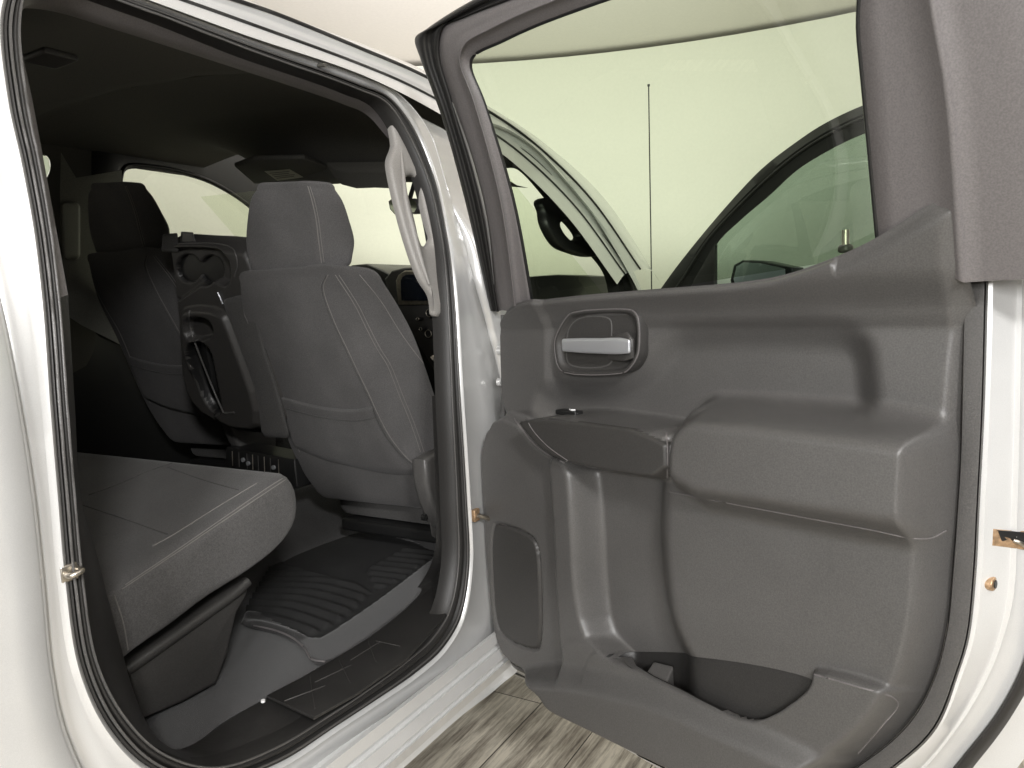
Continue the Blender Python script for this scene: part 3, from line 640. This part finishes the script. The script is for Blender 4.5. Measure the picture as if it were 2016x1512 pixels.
seam('seam', bq, [(300, 1076), (340, 1054), (400, 1016), (450, 985), (505, 952)], .0014, M_STITCH, cush, .0003)
seam('seam', bq, [(165, 995), (240, 1020), (330, 1052)], .0016, M_FAB2, cush, .0002)
seam('seam', bq, [(175, 975), (230, 955), (300, 925), (380, 900)], .0014, M_FAB2, cush, .0004)
seam('seam', bq, [(330, 920), (400, 945), (470, 965)], .0014, M_FAB2, cush, .0002)
seam('seam', bq, [(225, 1172), (242, 1225), (252, 1280)], .0014, M_STITCH, cush, .0003)
bx = [(246, 1312), (300, 1275), (400, 1205), (492, 1138), (490, 1165), (470, 1200), (450, 1290), (428, 1348), (360, 1385), (272, 1422), (262, 1370)]
sbx = [PY(*p, .27) for p in bx]
prism('seat_storage_box', sbx, (0, 1.2, 0), M_TRIM2, cush, r=.012)
tube('box_lip', [PY(*p, .262) for p in ((250, 1322), (320, 1272), (400, 1215), (470, 1164), (490, 1145))], .010, M_TRIM2, cush, flat=.6)
boxloft('backrest', [[A([x0, y, z]) for x0, z in ((.0, .9), (.22, .9), (.10, 1.55), (-.08, 1.55))] for y in (.25, .9, 1.6)], .05, M_FAB2, cush, cap=.04)
# ------------------------------------------------------------------ cabin floor and mat
cf = [PZ(*p, .602) for p in ((330, 1480), (409, 1445), (645, 1300), (879, 1115))]
gv = []; nx, ny = 90, 60
for i in range(nx):
    for j in range(ny):
        x, y = .35+2.25*i/(nx-1), .09+1.65*j/(ny-1)
        z = .60+.08*sstep((x-(1.76+.48*(y-.35)))/.09)*(1-.4*sstep((x-(1.92+.48*(y-.35)))/.1))+.13*math.exp(-((y-.98)/.16)**2)
        z += .004*math.sin(9*x+4*math.sin(7*y))*sstep((x-1.4)/.2)
        gv.append((x, y, z))
Fc = [(i*ny+j, (i+1)*ny+j, (i+1)*ny+j+1, i*ny+j+1) for i in range(nx-1) for j in range(ny-1)]
mesh('cabin_carpet', gv, Fc, M_CARPET, T, 60)
# mat: relief in the floor plane
mo = [(470, 1218), (487, 1231), (540, 1242), (575, 1257), (598, 1275), (614, 1302), (645, 1307), (700, 1275), (763, 1228), (812, 1190), (850, 1140), (876, 1116), (866, 1082), (858, 1076), (790, 1052), (698, 1032), (640, 1036), (600, 1050), (560, 1070)]
def muv(px, py, w_=0.): q = PZ(px, py, .612+w_); return (q[0], q[1])
MR = Relief(A([0, 0, .612]), A([1, 0, 0]), A([0, 1, 0]), A([0, 0, 1]), mo, .005, muv)
MR.h -= .006*(1-sstep(MR.sd/.006))
well = [(440, 1190), (575, 1236), (620, 1262), (660, 1240), (740, 1185), (800, 1140), (862, 1092), (855, 1084), (790, 1062), (700, 1042), (600, 1060)]
sdw = MR.feat(well, -.003, .02, 1, part=1)
ribs = [(440, 1170), (487, 1225), (590, 1262), (640, 1240), (690, 1215), (735, 1165), (700, 1140), (620, 1125), (560, 1105), (500, 1120)]
Q = A([MR.map(*p) for p in ribs]); sdr, _ = sdf(MR.P, Q)
ax = A(MR.map(735, 1165))-A(MR.map(590, 1262)); ax /= np.linalg.norm(ax)
s_ = MR.P@ax; t_ = MR.P@A([-ax[1], ax[0]])
MR.h += .011*(.5+.5*np.cos(2*math.pi*(s_+.5*np.abs(t_-t_.mean())**1.5)/.042))*sstep(sdr/.02)
rib2 = A([MR.map(*p) for p in ((735, 1165), (800, 1138), (860, 1092), (858, 1080), (800, 1075), (720, 1120))]); sd2, _ = sdf(MR.P, rib2)
MR.h += .009*(.5+.5*np.cos(2*math.pi*s_/.040))*sstep(sd2/.01)
MP = Empty = None
MB = MR.build({0: 'floor_mat', 1: 'ribbed_well'}, {0: M_CARPET, 1: M_MAT}, None)
MB[1].parent = MB[0]
tag(MB[0], 'black ribbed mat with grey carpet border lying in the rear footwell', 'floor mat')
bm_ = bvh(MB[0])
seam('binding', bm_, [(500, 1232), (545, 1242), (578, 1257), (600, 1276), (614, 1298), (640, 1303)], .0022, M_FRAME, MB[0], .001)
# ------------------------------------------------------------------ the rear passenger door, swung open
AN = math.radians(68.5); H0 = A([1.58, 0, 0]); DU = A([-math.cos(AN), -math.sin(AN), 0]); DW = A([-math.sin(AN), math.cos(AN), 0]); ZZ = A([0, 0, 1.])
def DP(px, py, w_=0.): return on(px, py, H0+DW*w_, DW)
def duz(px, py, w_=0.): q = DP(px, py, w_)-H0; return (q@DU, q[2])
# lean of the window frame: top front corner is 1.88 m up
_d = ray(819, 76); _t = (1.885-C0[2])/_d[2]; _p = C0+_d*_t; KL = ((_p-H0)@DW)/(1.885-1.30)
nl = DW-ZZ*KL; nl /= np.linalg.norm(nl)
def DF(px, py, w_=0.): return on(px, py, H0+ZZ*1.30+nl*w_, nl)
TL = math.radians(14); DD = DW+ZZ*math.tan(TL)
def dmap(px, py, w_=0.): u, z = duz(px, py, w_); return (u, z-w_*math.tan(TL))
DO = [(985, 640), (991, 612), (1015, 599), (1050, 590), (1120, 582), (1200, 575), (1300, 567), (1400, 560), (1480, 552), (1550, 540), (1640, 506), (1700, 479), (1752, 448), (1805, 410), (1845, 390), (1893, 386), (1906, 415), (1902, 556), (1890, 900), (1884, 1000), (1874, 1135), (1864, 1237), (1837, 1339), (1789, 1423), (1700, 1500), (1560, 1570), (1430, 1560), (1325, 1512), (1173, 1426), (1120, 1398), (1106, 1368), (1068, 1341), (1035, 1321), (1003, 1297), (985, 1250), (975, 1180), (966, 1060), (957, 900), (962, 858), (985, 828), (988, 800), (986, 700)]
shell_out = DO
W_ED = .0
# outline of the trim must sit where its depth puts it: left bulge edge sits further out
def omap(px, py, w_=0.):
    w0 = 0.
    if px < 1330 and py > 815: w0 = .018+.056*max(0, min(1, (px-1003)/320))
    elif py > 1290 and px < 1700: w0 = .074
    elif py < 640:
        w0 = .01
        for _ in range(4): w0 = .004+KL*max(duz(px, py, w0)[1]-1.30, 0)
    return dmap(px, py, w0)
DR = Relief(H0, DU, ZZ, DD, DO, .0032, omap, smooth=2)
DR.map = dmap
f = DR.feat
f([(975, 600), (1078, 575), (1077, 655), (1077, 812), (975, 825)], .012, .012, 1)
f([(1086, 765), (1200, 775), (1275, 745), (1330, 680), (1380, 662), (1640, 657), (1700, 672), (1722, 720), (1728, 960), (1300, 960), (1180, 900), (1086, 880)], -.032, .055, 2)
# lower half
f([(1140, 880), (1860, 880), (1860, 1420), (1500, 1420), (1200, 1320), (1165, 1250), (1150, 1080)], .012, .016, 1)
f([(1300, 840), (1960, 900), (1960, 1055), (1950, 1240), (1920, 1440), (1600, 1450), (1420, 1390), (1345, 1310), (1305, 1220), (1290, 1100), (1286, 1000)], .062, .075, 2)
f([(940, 830), (1005, 812), (1060, 880), (1122, 905), (1132, 1000), (1138, 1150), (1152, 1240), (1185, 1292), (1130, 1420), (1060, 1420), (960, 1330), (930, 1100)], .045, .016, 1)
f([(1068, 880), (1122, 905), (1132, 1000), (1138, 1150), (1152, 1240), (1185, 1292), (1130, 1400), (1095, 1300), (1085, 1150), (1078, 1000)], .080, .03, 1)
# the opening of the storage pocket is cut out of the panel; its bin hangs below
holep = [(1206, 1294, .07), (1214, 1284, .02), (1240, 1283, .014), (1330, 1286, .03), (1400, 1294, .052), (1500, 1310, .06), (1590, 1332, .062), (1600, 1345, .07), (1586, 1368, .078), (1520, 1413, .082), (1470, 1422, .085), (1380, 1382, .085), (1250, 1320, .085), (1218, 1306, .083)]
HQ = chaikin([dmap(*p) for p in holep], 3); sdh, _nh = sdf(DR.P, HQ)
# armrest and pull handle pod
f([(1335, 800), (1365, 782), (1850, 828), (1850, 900), (1330, 900), (1318, 840)], .06, .05, 1)
f([(1300, 866), (1322, 830), (1360, 812), (1812, 858), (1840, 872), (1846, 1054), (1812, 1062), (1560, 1018), (1300, 972)], .122, .042, 1, part=3)
_g = DR.h.reshape(DR.nu, DR.nv)
for _k in range(1):
    for _ax in (0, 1):
        _g = sum(np.roll(_g, _s, _ax) for _s in (-3, -2, -1, 0, 1, 2, 3))/7
DR.h = _g.ravel().copy()
f([(1110, 1262), (1150, 1258), (1176, 1272), (1205, 1300), (1225, 1345), (1160, 1370), (1100, 1340)], .082, .02, 1)
f([(1150, 1330), (1168, 1284), (1190, 1300), (1250, 1322), (1380, 1384), (1470, 1424), (1520, 1414), (1588, 1368), (1601, 1345), (1602, 1327), (1700, 1352), (1768, 1382), (1740, 1430), (1685, 1492), (1600, 1600), (1400, 1600), (1180, 1460)], .085, .012, 1, bias=.006)
f([(1020, 1330), (1110, 1335), (1250, 1362), (1330, 1392), (1400, 1425), (1518, 1476), (1600, 1520), (1660, 1600), (1400, 1700), (900, 1500), (960, 1360)], .112, .06, 2)
f([(1030, 812), (1100, 805), (1200, 820), (1312, 838), (1312, 900), (1040, 880)], .10, .045, 1)
sdp = f([(1012, 826), (1060, 822), (1310, 850), (1313, 944), (1200, 930), (1115, 914), (1070, 893), (1040, 862)], .108, .010, 1, part=4)
# speaker grille
Qs = chaikin([dmap(p[0]-12, p[1]-12, .045) for p in [(981, 1050), (990, 1040), (1055, 1062), (1073, 1090), (1077, 1180), (1077, 1275), (1066, 1296), (1000, 1268), (986, 1225), (980, 1120)]], 2)
sdg, _ = sdf(DR.P, Qs); DR.h += -.006*sstep((sdg+.006)/.005)+.007*sstep((sdg-.002)/.004); DR.id[sdg > .002] = 5
DR.h *= np.where(DR.P[:, 0] > .9, sstep(DR.sd/.028), 1.)
DR.cut = sdh > 0; _hx = DR.h.copy(); DR.P[DR.cut] = _nh[DR.cut]
for _i in np.where(DR.cut & (sdh < .006))[0]: pass
# roll off at the rim
rimw = np.where(DR.P[:, 0] > .95, .035, .016)
DR.h -= .030*(1-sstep(DR.sd/rimw))**1.5*(.5+.5*(1-sstep((DR.P[:, 1]-1.25)/.12)))
tex = (np.sin(DR.P[:, 0]*41+3*np.sin(DR.P[:, 1]*13))+np.sin(DR.P[:, 1]*37))*.0002; DR.h += tex
_z = DR.P[:, 1]+DR.h*math.tan(TL)
DR.h += np.where(_z > 1.29, .004*sstep((_z-1.29)/.03)+.020*sstep((_z-1.32)/.05)+KL*np.maximum(_z-1.30, 0), 0)
door = empty('x') ; bpy.data.objects.remove(door)
shell_rows = []
E0 = [(1890, 300), (1897, 556), (1890, 900), (1884, 1000), (1874, 1135), (1864, 1237), (1837, 1339), (1789, 1423), (1700, 1500), (1560, 1570), (1325, 1512), (1173, 1426), (1100, 1365), (1035, 1321), (1003, 1297), (975, 1180), (966, 1060), (990, 800), (990, 620)]
E2 = [(1940, 300), (1945, 554), (1938, 800), (1928, 1000), (1921, 1135), (1908, 1254), (1888, 1322), (1844, 1433), (1762, 1512), (1612, 1610), (1325, 1514), (1173, 1428), (1100, 1371), (1037, 1329), (1006, 1306), (985, 1180), (980, 1060), (995, 800), (995, 620)]
E3 = [(2010, 300), (2012, 556), (2008, 800), (2003, 1000), (1996, 1169), (1976, 1254), (1942, 1339), (1880, 1440), (1790, 1540), (1624, 1630), (1325, 1515), (1173, 1429), (1100, 1373), (1037, 1332), (1006, 1310), (990, 1180), (985, 1060), (995, 800), (995, 620)]
E4 = [(2050, 300), (2055, 556), (2052, 800), (2048, 1000), (2040, 1169), (2022, 1290), (1978, 1385), (1915, 1470), (1830, 1560), (1636, 1650), (1325, 1516), (1173, 1430), (1100, 1375), (1037, 1335), (1006, 1314), (1000, 1180), (1000, 1060), (1000, 800), (1000, 620)]
E5 = [(2090, 300), (2095, 556), (2092, 800), (2080, 1000), (2068, 1169), (2045, 1310), (2000, 1400), (1935, 1490), (1850, 1580), (1648, 1670), (1325, 1517), (1173, 1431), (1100, 1377), (1037, 1338), (1006, 1318), (1003, 1180), (1003, 1060), (1003, 800), (1003, 620)]
E6 = [(2140, 300), (2150, 556), (2150, 800), (2140, 1000), (2120, 1169), (2090, 1340), (2050, 1440), (1980, 1540), (1880, 1640), (1660, 1690), (1325, 1518), (1173, 1432), (1100, 1379), (1037, 1341), (1006, 1322), (1005, 1180), (1005, 1060), (1005, 800), (1005, 620)]
def row(E, w_): return [DP(*p, w_) for p in E]
door = strip('rear_door', [row(E0, -.02), row(lr(E0, E2, .9), -.022), row(E2, -.014), row(lr(E2, E3, .15), -.016), row(lr(E2, E3, .85), -.055), row(E3, -.056), row(lr(E3, E4, .2), -.066), row(E4, -.085), row(E5, -.11), row(E6, -.13), row(E6, -.15), row([(p[0]*.93+60, p[1]-8) for p in E6], -.155)], M_PAINT, T, n=6, sharp=40)
# outer skin so the door is closed from behind
sk = [DP(*p, -.155) for p in [(p[0]*.93+60, p[1]-8) for p in E6]]
c = sum(sk)/len(sk); sk = [A([p[0], p[1], min(p[2], 1.30)]) for p in sk]; c = sum(sk)/len(sk); skc = cr(sk, 4); skin = mesh('outer_skin', skc+[c+A([0, 0, -.1])], [(i, (i+1) % len(skc), len(skc)) for i in range(len(skc))], M_PAINT, door)
s1 = strip('door_seal', [row(lr(E0[1:], E2[1:], -.9), -.034), row(E0[1:], -.022), row(lr(E0[1:], E2[1:], .06), -.006), row(lr(E0[1:], E2[1:], .5), -.004), row(lr(E0[1:], E2[1:], .86), -.006), row(lr(E0[1:], E2[1:], .9), -.016), row(lr(E0[1:], E2[1:], .93), -.006), row(lr(E0[1:], E2[1:], 1.02), -.012)], M_TRIM, door, n=6, sharp=40)
s2 = strip('edge_seal', [row(lr(E4, E5, -.1)[1:], -.080), row(lr(E4, E5, .1)[1:], -.076), row(lr(E4, E5, .5)[1:], -.082), row(lr(E4, E5, .8)[1:], -.098), row(lr(E4, E5, 1.)[1:], -.114)], M_SEAL, door, n=6, across=2, sharp=0)
objs = DR.build({0: 'door_trim_panel', 3: 'armrest', 4: 'pull_handle', 5: 'speaker_grille'}, {0: M_TRIM, 1: M_TRIM, 3: M_TRIM, 4: M_TRIM2, 5: M_TRIM2}, door)
allX = DR.pts(); I = np.arange(DR.nu*DR.nv).reshape(DR.nu, DR.nv)
q = np.stack([I[:-1, :-1], I[1:, :-1], I[1:, 1:], I[:-1, 1:]], -1).reshape(-1, 4); q = q[(DR.sd[q] > 0).any(1) & ~DR.cut[q].all(1)]
TD = BVHTree.FromPolygons([Vector(p) for p in allX], [tuple(map(int, r)) for r in q])
# the bin: rim follows the cut, walls hang straight down
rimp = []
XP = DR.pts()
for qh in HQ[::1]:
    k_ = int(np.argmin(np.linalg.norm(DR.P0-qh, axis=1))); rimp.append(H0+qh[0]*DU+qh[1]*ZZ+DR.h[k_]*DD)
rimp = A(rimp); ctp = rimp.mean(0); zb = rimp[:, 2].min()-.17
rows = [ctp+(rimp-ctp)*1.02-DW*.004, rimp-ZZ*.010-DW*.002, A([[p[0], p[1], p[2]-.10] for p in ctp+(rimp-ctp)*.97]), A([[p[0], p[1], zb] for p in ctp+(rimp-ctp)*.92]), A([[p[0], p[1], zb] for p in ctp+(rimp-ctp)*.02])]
bin_ = strip('storage_pocket', rows, M_SILL_BIN_SHADE, door, closed=True, spline=False, sharp=70)  # same plastic as the panel; the pocket's shade is put into this darker colour
g0_ = DP(1262, 1345, .03); boxloft('pocket_divider', [[DP(x0, y0, w_), DP(x1, y1, w_), DP(x1, y1, w_)-ZZ*.05, DP(x0, y0, w_)-ZZ*.05] for x0, y0, x1, y1, w_ in ((1285, 1304, 1325, 1314, .03), (1268, 1330, 1312, 1345, .065))], .005, M_TRIM, bin_, cap=.004)
# seams of the pull handle pod
seam('trim_joint', TD, [(1012, 824), (1022, 838), (1045, 868), (1075, 893), (1112, 912)], .0018, M_FRAME, door, .0005)
seam('trim_joint', TD, [(1036, 824), (1050, 848), (1080, 880), (1118, 907)], .0010, M_FRAME, door, .0005)
seam('trim_joint', TD, [(1312, 853), (1314, 880), (1314, 940)], .0016, M_FRAME, door, .0005)
seam('trim_joint', TD, [(1318, 968), (1500, 1003), (1700, 1040), (1826, 1061), (1862, 1045)], .0013, M_FRAME, door, .0002)
seam('trim_joint', TD, [(1603, 1328), (1680, 1350), (1768, 1382), (1735, 1430), (1690, 1482)], .0014, M_FRAME, door, .0002)
# switch on the pod
swp = cast(TD, 1122, 815, .002)
if swp is not None: boxloft('window_switch', [[swp+DU*a+DW*b+ZZ*c_ for a, b, c_ in ((-.035, -.012, s), (.03, -.012, s), (.03, .012, s), (-.035, .012, s))] for s in (-.002, .004)], .005, M_BLACK, door, cap=.002)
if swp is not None:
    tube('switch_mark', [swp+DU*.0+ZZ*.008, swp+DU*.010+ZZ*.008+DW*.004, swp+DU*.018+ZZ*.008], .0018, M_WHITE, door, n=3, k=6)
# inner release: bezel, dish and chrome lever
bz = [(1093, 672), (1098, 655), (1118, 622), (1130, 615), (1235, 609), (1248, 613), (1257, 628), (1258, 690), (1250, 712), (1235, 730), (1222, 735), (1112, 733), (1100, 722), (1094, 700)]
wb = .014
bzo = [DP(*p, wb+.010) for p in bz]; cb = sum(bzo)/len(bzo)
bzi = [cb+(p-cb)*A([.93, .93, .90]) for p in bzo]
bez = strip('handle_bezel', [[p-DW*.05 for p in bzo], bzo, [a*.6+b*.4+DW*.002 for a, b in zip(bzo, bzi)], [p-DW*.001 for p in bzi], [cb+(p-cb)*.86-DW*.008 for p in bzo], [cb+(p-cb)*.80-DW*.009 for p in bzo], [cb+(p-cb)*.3-DW*.009 for p in bzo]], M_TRIM2, door, closed=True, n=4, across=2, sharp=0)
mesh('bezel_plate', [cb+(p-cb)*.5-DW*.0092 for p in bzo], [tuple(range(len(bzo)))], M_TRIM2, bez)
tube('bezel_edge', [p+DW*.0005 for p in bzo], .0016, M_FRAME, bez, closed=True, n=4, k=6)
dish = [(1117, 672), (1122, 645), (1142, 626), (1198, 624), (1206, 632), (1207, 665), (1210, 705), (1200, 720), (1130, 722), (1118, 712)]
dq = [DP(*p, wb-.002) for p in dish]; cd = sum(dq)/len(dq)
ds_ = strip('finger_dish', [[p+DW*.003 for p in dq], [cd+(p-cb*0-cd)*.97+DW*.004 for p in dq], [cd+(p-cd)*.88 for p in dq], [cd+(p-cd)*.7+DW*.001 for p in dq], [cd+(p-cd)*.2+DW*.0012 for p in dq]], M_TRIM, bez, closed=True, n=4, across=2, sharp=0)
lvw = wb+.034
lev_ = []
for px, y0, y1, t in ((1109, 667, 692, .006), (1140, 666, 695, .011), (1180, 666, 697, .013), (1215, 665, 698, .012), (1236, 668, 696, .006)):
    a, b = DP(px, y0, lvw), DP(px, y1, lvw); lev_.append([a+DW*t*.3, b+DW*t*.1, b-DW*t, a-DW*t])
lever = boxloft('release_lever', lev_, .006, M_CHROME, door, cap=.004, spline=4)
pk_ = [DP(*p, wb+.006) for p in ((1206, 662), (1240, 652), (1252, 668), (1252, 705), (1236, 712), (1204, 708))]
prism('lever_mount', pk_, DW*.012, M_TRIM2, bez, r=.006)
# upper frame
F0 = [(966, 612), (915, 390), (872, 235), (829, 116), (818, 77), (842, 56), (940, -4), (1300, -160), (1900, -320), (2180, 0), (2210, 546)]
F1 = [(981, 614), (944, 394), (889, 197), (865, 108), (873, 54), (915, 33), (1001, 0), (1330, -130), (1870, -260), (2110, 0), (2140, 547)]
F15 = [(990, 610), (955, 394), (900, 197), (876, 106), (884, 66), (930, 38), (1020, 2), (1340, -120), (1840, -220), (1960, 60), (1985, 551)]
F2 = [(1016, 620), (985, 394), (932, 197), (905, 122), (914, 88), (962, 58), (1062, 12), (1360, -90), (1760, -160), (1850, 90), (1897, 556)]
F25 = [(1030, 620), (998, 394), (945, 199), (917, 126), (924, 98), (975, 70), (1075, 28), (1370, -75), (1730, -130), (1790, 85), (1820, 520)]
F3 = [(1051, 610), (1011, 394), (953, 203), (927, 136), (930, 113), (990, 80), (1085, 38), (1380, -58), (1672, -110), (1692, 80), (1731, 500)]
fr_ = strip('window_frame', [[DF(*p, w_) for p in E] for E, w_ in ((F0, -.075), (F1, -.012), (F15, .001), (lr(F15, F2, .86), .003), (F2, .011), (lr(F2, F25, .3), .003), (F25, -.005), (F3, -.010), (F3, -.032))], M_FRAME, door, n=8, across=2, sharp=0)
strip('frame_seal', [[DF(*p, w_) for p in E[:8]] for E, w_ in ((F0, -.05), (F0, -.004), (lr(F0, F1, .3), .004), (lr(F0, F1, .55), -.010), (lr(F0, F1, .8), -.002), (lr(F0, F1, .98), -.006), (F1, -.02))], M_RUBBER, door, n=8, across=2, sharp=0)
tube('glass_run_seal', [DF(*p, -.012) for p in F3], .0035, M_BLACK, door, n=8)
strip('chrome_reveal', [[DF(*p, .006) for p in ((889, 200), (925, 310), (955, 430), (972, 560))], [DF(*p, .012) for p in ((893, 204), (930, 312), (959, 430), (973, 560))]], M_PAINT, door, n=6)
# outer frame so it has thickness
strip('frame_outer', [[DF(*p, -.033) for p in F3], [DF(*p, -.075) for p in lr(F3, F1, .1)], [DF(*p, -.08) for p in F0]], M_PAINT, door, n=8)
gp = cr([DF(*p, -.022) for p in F3], 5); mesh('window_glass', gp, [tuple(range(len(gp)))], M_GLASS, door)
# crease bead on the wide frame trim, lock pin
lp = cast(TD, 1662, 494, 0); lp = lp if lp is not None else DP(1662, 492)
lpp = cyl('lock_pin', lp-DW*.004+ZZ*.0, ZZ*.030, .0055, M_SATIN, door); prism('pin_collar', [lp-DW*.004+A([.011*math.cos(a), .011*math.sin(a), -.004]) for a in np.linspace(0, 6.283, 16, endpoint=False)], (0, 0, .012), M_TRIM, lpp, r=.004)
# latch and marks on the shut face
def DE(px, py):
    q_ = cast(TSH, px, py, .0); return q_ if q_ is not None else on(px, py, DP(1960, 1060, -.035), A(DU)*.995+DW*.1)
TSH = bvh(door)
nE = DU
lq = [DE(*p) for p in ((1955, 1041), (1990, 1044), (2025, 1046), (2025, 1084), (2000, 1080), (1985, 1078), (1953, 1074))]
lt = prism('door_latch', [p+DU*.002 for p in lq], -DU*.02, M_RUSTY, door, r=.003)
prism('latch_jaw', [DE(*p)+DU*.004 for p in ((1960, 1043), (2024, 1048), (2024, 1080), (2012, 1076), (2002, 1064), (1990, 1072), (1980, 1060), (1968, 1064))], -DU*.012, M_BLACK, lt, r=.001)
tube('latch_claw', [DE(1985, 1062)+DU*.006, DE(1995, 1066)+DU*.008, DE(2010, 1074)+DU*.006], .003, M_SATIN, lt)
sc = DE(1954, 1149); prism('shut_face_bolt', [sc+DU*.003+DW*.011*math.cos(a)+ZZ*.010*math.sin(a) for a in np.linspace(0, 6.283, 20, endpoint=False)], -DU*.016, M_RUSTY, door, r=.002)
prism('bolt_socket', [sc+DU*.0045+DW*.005*math.cos(a)+ZZ*.006*math.sin(a) for a in np.linspace(0, 6.283, 12, endpoint=False)], -DU*.004, M_BLACK, door, r=0)
# check strap between pillar and door
ck = [PY(934, 1012, .0), PY(945, 1016, -.015), PY(966, 1022, -.03)]
tube('check_strap', ck, .006, M_SATIN, T, n=4, flat=1.6)
box('strap_bracket', tuple(PY(938, 1014, -.008)+A([-.012, -.004, -.016])), tuple(PY(938, 1014, -.008)+A([.012, .008, .016])), M_RUSTY, T, .004)
for yy, rr in ((690, .011), (752, .011)):
    cyl('hinge_bolt', PB(981, yy, -.012), (0, -.012, 0), rr, M_PAINT, T)
# ------------------------------------------------------------------ front door area seen through the glass
# front door opening on the body: A pillar with black trim
a1 = [(950, 262), (990, 283), (1035, 308), (1091, 361), (1149, 430), (1205, 495), (1238, 550), (1255, 620)]
a2 = [(950, 325), (990, 331), (1020, 335), (1075, 395), (1108, 438), (1155, 495), (1190, 545), (1205, 640)]
strip('front_pillar_trim', [[PB(*p, .02) for p in a1], [PB(*p, .03) for p in lr(a1, a2, .3)], [PB(*p, .06) for p in lr(a1, a2, .5)], [PB(*p, .09) for p in a2], [PB(*p, .12) for p in a2]], M_BLACK, T, n=6)
a0 = [(940, 240), (1000, 262), (1055, 300), (1112, 360), (1170, 430), (1222, 500), (1255, 560), (1272, 630)]
strip('front_pillar_skin', [[PB(*p, -.02) for p in ((956, 225), (1010, 255), (1075, 305), (1130, 370), (1182, 445), (1228, 520), (1262, 585), (1280, 640))], [PB(*p, -.026) for p in lr(a0, a1, -.3)], [PB(*p, -.006) for p in a0], [PB(*p, -.010) for p in lr(a0, a1, .4)], [PB(*p, .02) for p in lr(a0, a1, 1)]], M_PAINT, T, n=6, sharp=30)
tube('front_door_seal', [PB(*p, -.004) for p in lr(a0, a1, .75)], .007, M_RUBBER, T, n=6)
gh = [(1062, 402), (1078, 398), (1110, 410), (1140, 452), (1160, 500), (1150, 505), (1128, 498), (1100, 472), (1078, 440)]
ghh = [(1102, 442), (1112, 432), (1122, 436), (1142, 462), (1143, 468), (1130, 474), (1118, 470), (1104, 450)]
gho = [(1066, 398), (1085, 388), (1120, 405), (1150, 450), (1180, 500), (1165, 505), (1130, 497), (1098, 480), (1076, 440), (1072, 415)]
holeplate('pillar_grab_handle', [PB(*p, .05) for p in gho], [PB(*p, .05) for p in ghh], (0, .03, 0), M_BLACK, T, r=.006)
prism('dash_end', [PY(*p, .2) for p in ((1040, 545), (1100, 540), (1160, 541), (1230, 545), (1290, 700), (1040, 700))], (0, .3, 0), M_BLACK, T, r=.01)
strip('front_passenger_belt_pillar', [[PB(*p, .05) for p in ((985, 300), (1005, 400), (1030, 500), (1050, 620))], [PB(*p, .06) for p in ((965, 300), (980, 400), (1000, 500), (1010, 620))]], M_BLACK, T, n=4)
# the front door, also open, beyond the glass
FH = A([2.72, -.04, 0])
def FP(px, py, w_=0.): return on(px, py, FH+DW*w_, DW)
o1 = [(1296, 575), (1330, 528), (1380, 465), (1440, 395), (1500, 332), (1560, 285), (1620, 245), (1700, 207), (1800, 175), (1850, 300), (1880, 600)]
i1 = [(1352, 592), (1372, 558), (1412, 480), (1462, 430), (1515, 385), (1570, 335), (1640, 292), (1705, 262), (1760, 245), (1800, 320), (1820, 600)]
i0 = lr(o1, i1, .35)
fd = strip('front_door', [[FP(*p, -.06) for p in o1], [FP(*p, 0) for p in o1], [FP(*p, .01) for p in lr(o1, i1, .3)], [FP(*p, .004) for p in lr(o1, i1, .5)], [FP(*p, .0) for p in i1], [FP(*p, -.05) for p in i1]], M_BLACK, T, n=6, sharp=40)
tube('frame_seal', [FP(*p, .008) for p in lr(o1, i1, .45)], .005, M_BLACK, fd, n=6)
fg = cr([FP(*p, -.03) for p in i1], 4); mesh('window_glass', fg, [tuple(range(len(fg)))], M_GLASS2, fd)
prism('mirror_corner', [FP(*p, .0) for p in ((1352, 600), (1372, 552), (1413, 482), (1413, 600))], DW*.02, M_BLACK, fd, r=.004)
b0 = [FP(*p, .0) for p in ((1290, 572), (1500, 560), (1700, 545), (1880, 545), (1890, 900), (1700, 1000), (1350, 1000), (1290, 800))]
prism('trim_panel', b0, -DW*.09, M_BLACK, fd, r=.01)
mm_ = [FP(*p, -.25) for p in ((1436, 552), (1443, 522), (1460, 512), (1500, 514), (1560, 527), (1562, 560), (1440, 566))]
mo_ = prism('door_mirror', mm_, -DW*.08, M_BLACK, fd, r=.01)
cm = sum(mm_)/len(mm_); mesh('mirror_glass', [cm+(p-cm)*.82+DW*.001 for p in mm_], [tuple(range(len(mm_)))], M_CHROME, mo_)
# antenna on the far front wing
ab = PX(1283, 575, 3.0); at_ = PX(1277, 170, 3.0)
tube('antenna', [ab, (ab+at_)/2, at_], .0026, M_BLACK, T, n=3, k=6)
cyl('antenna_tip', at_, (0, 0, .008), .005, M_BLACK, T)
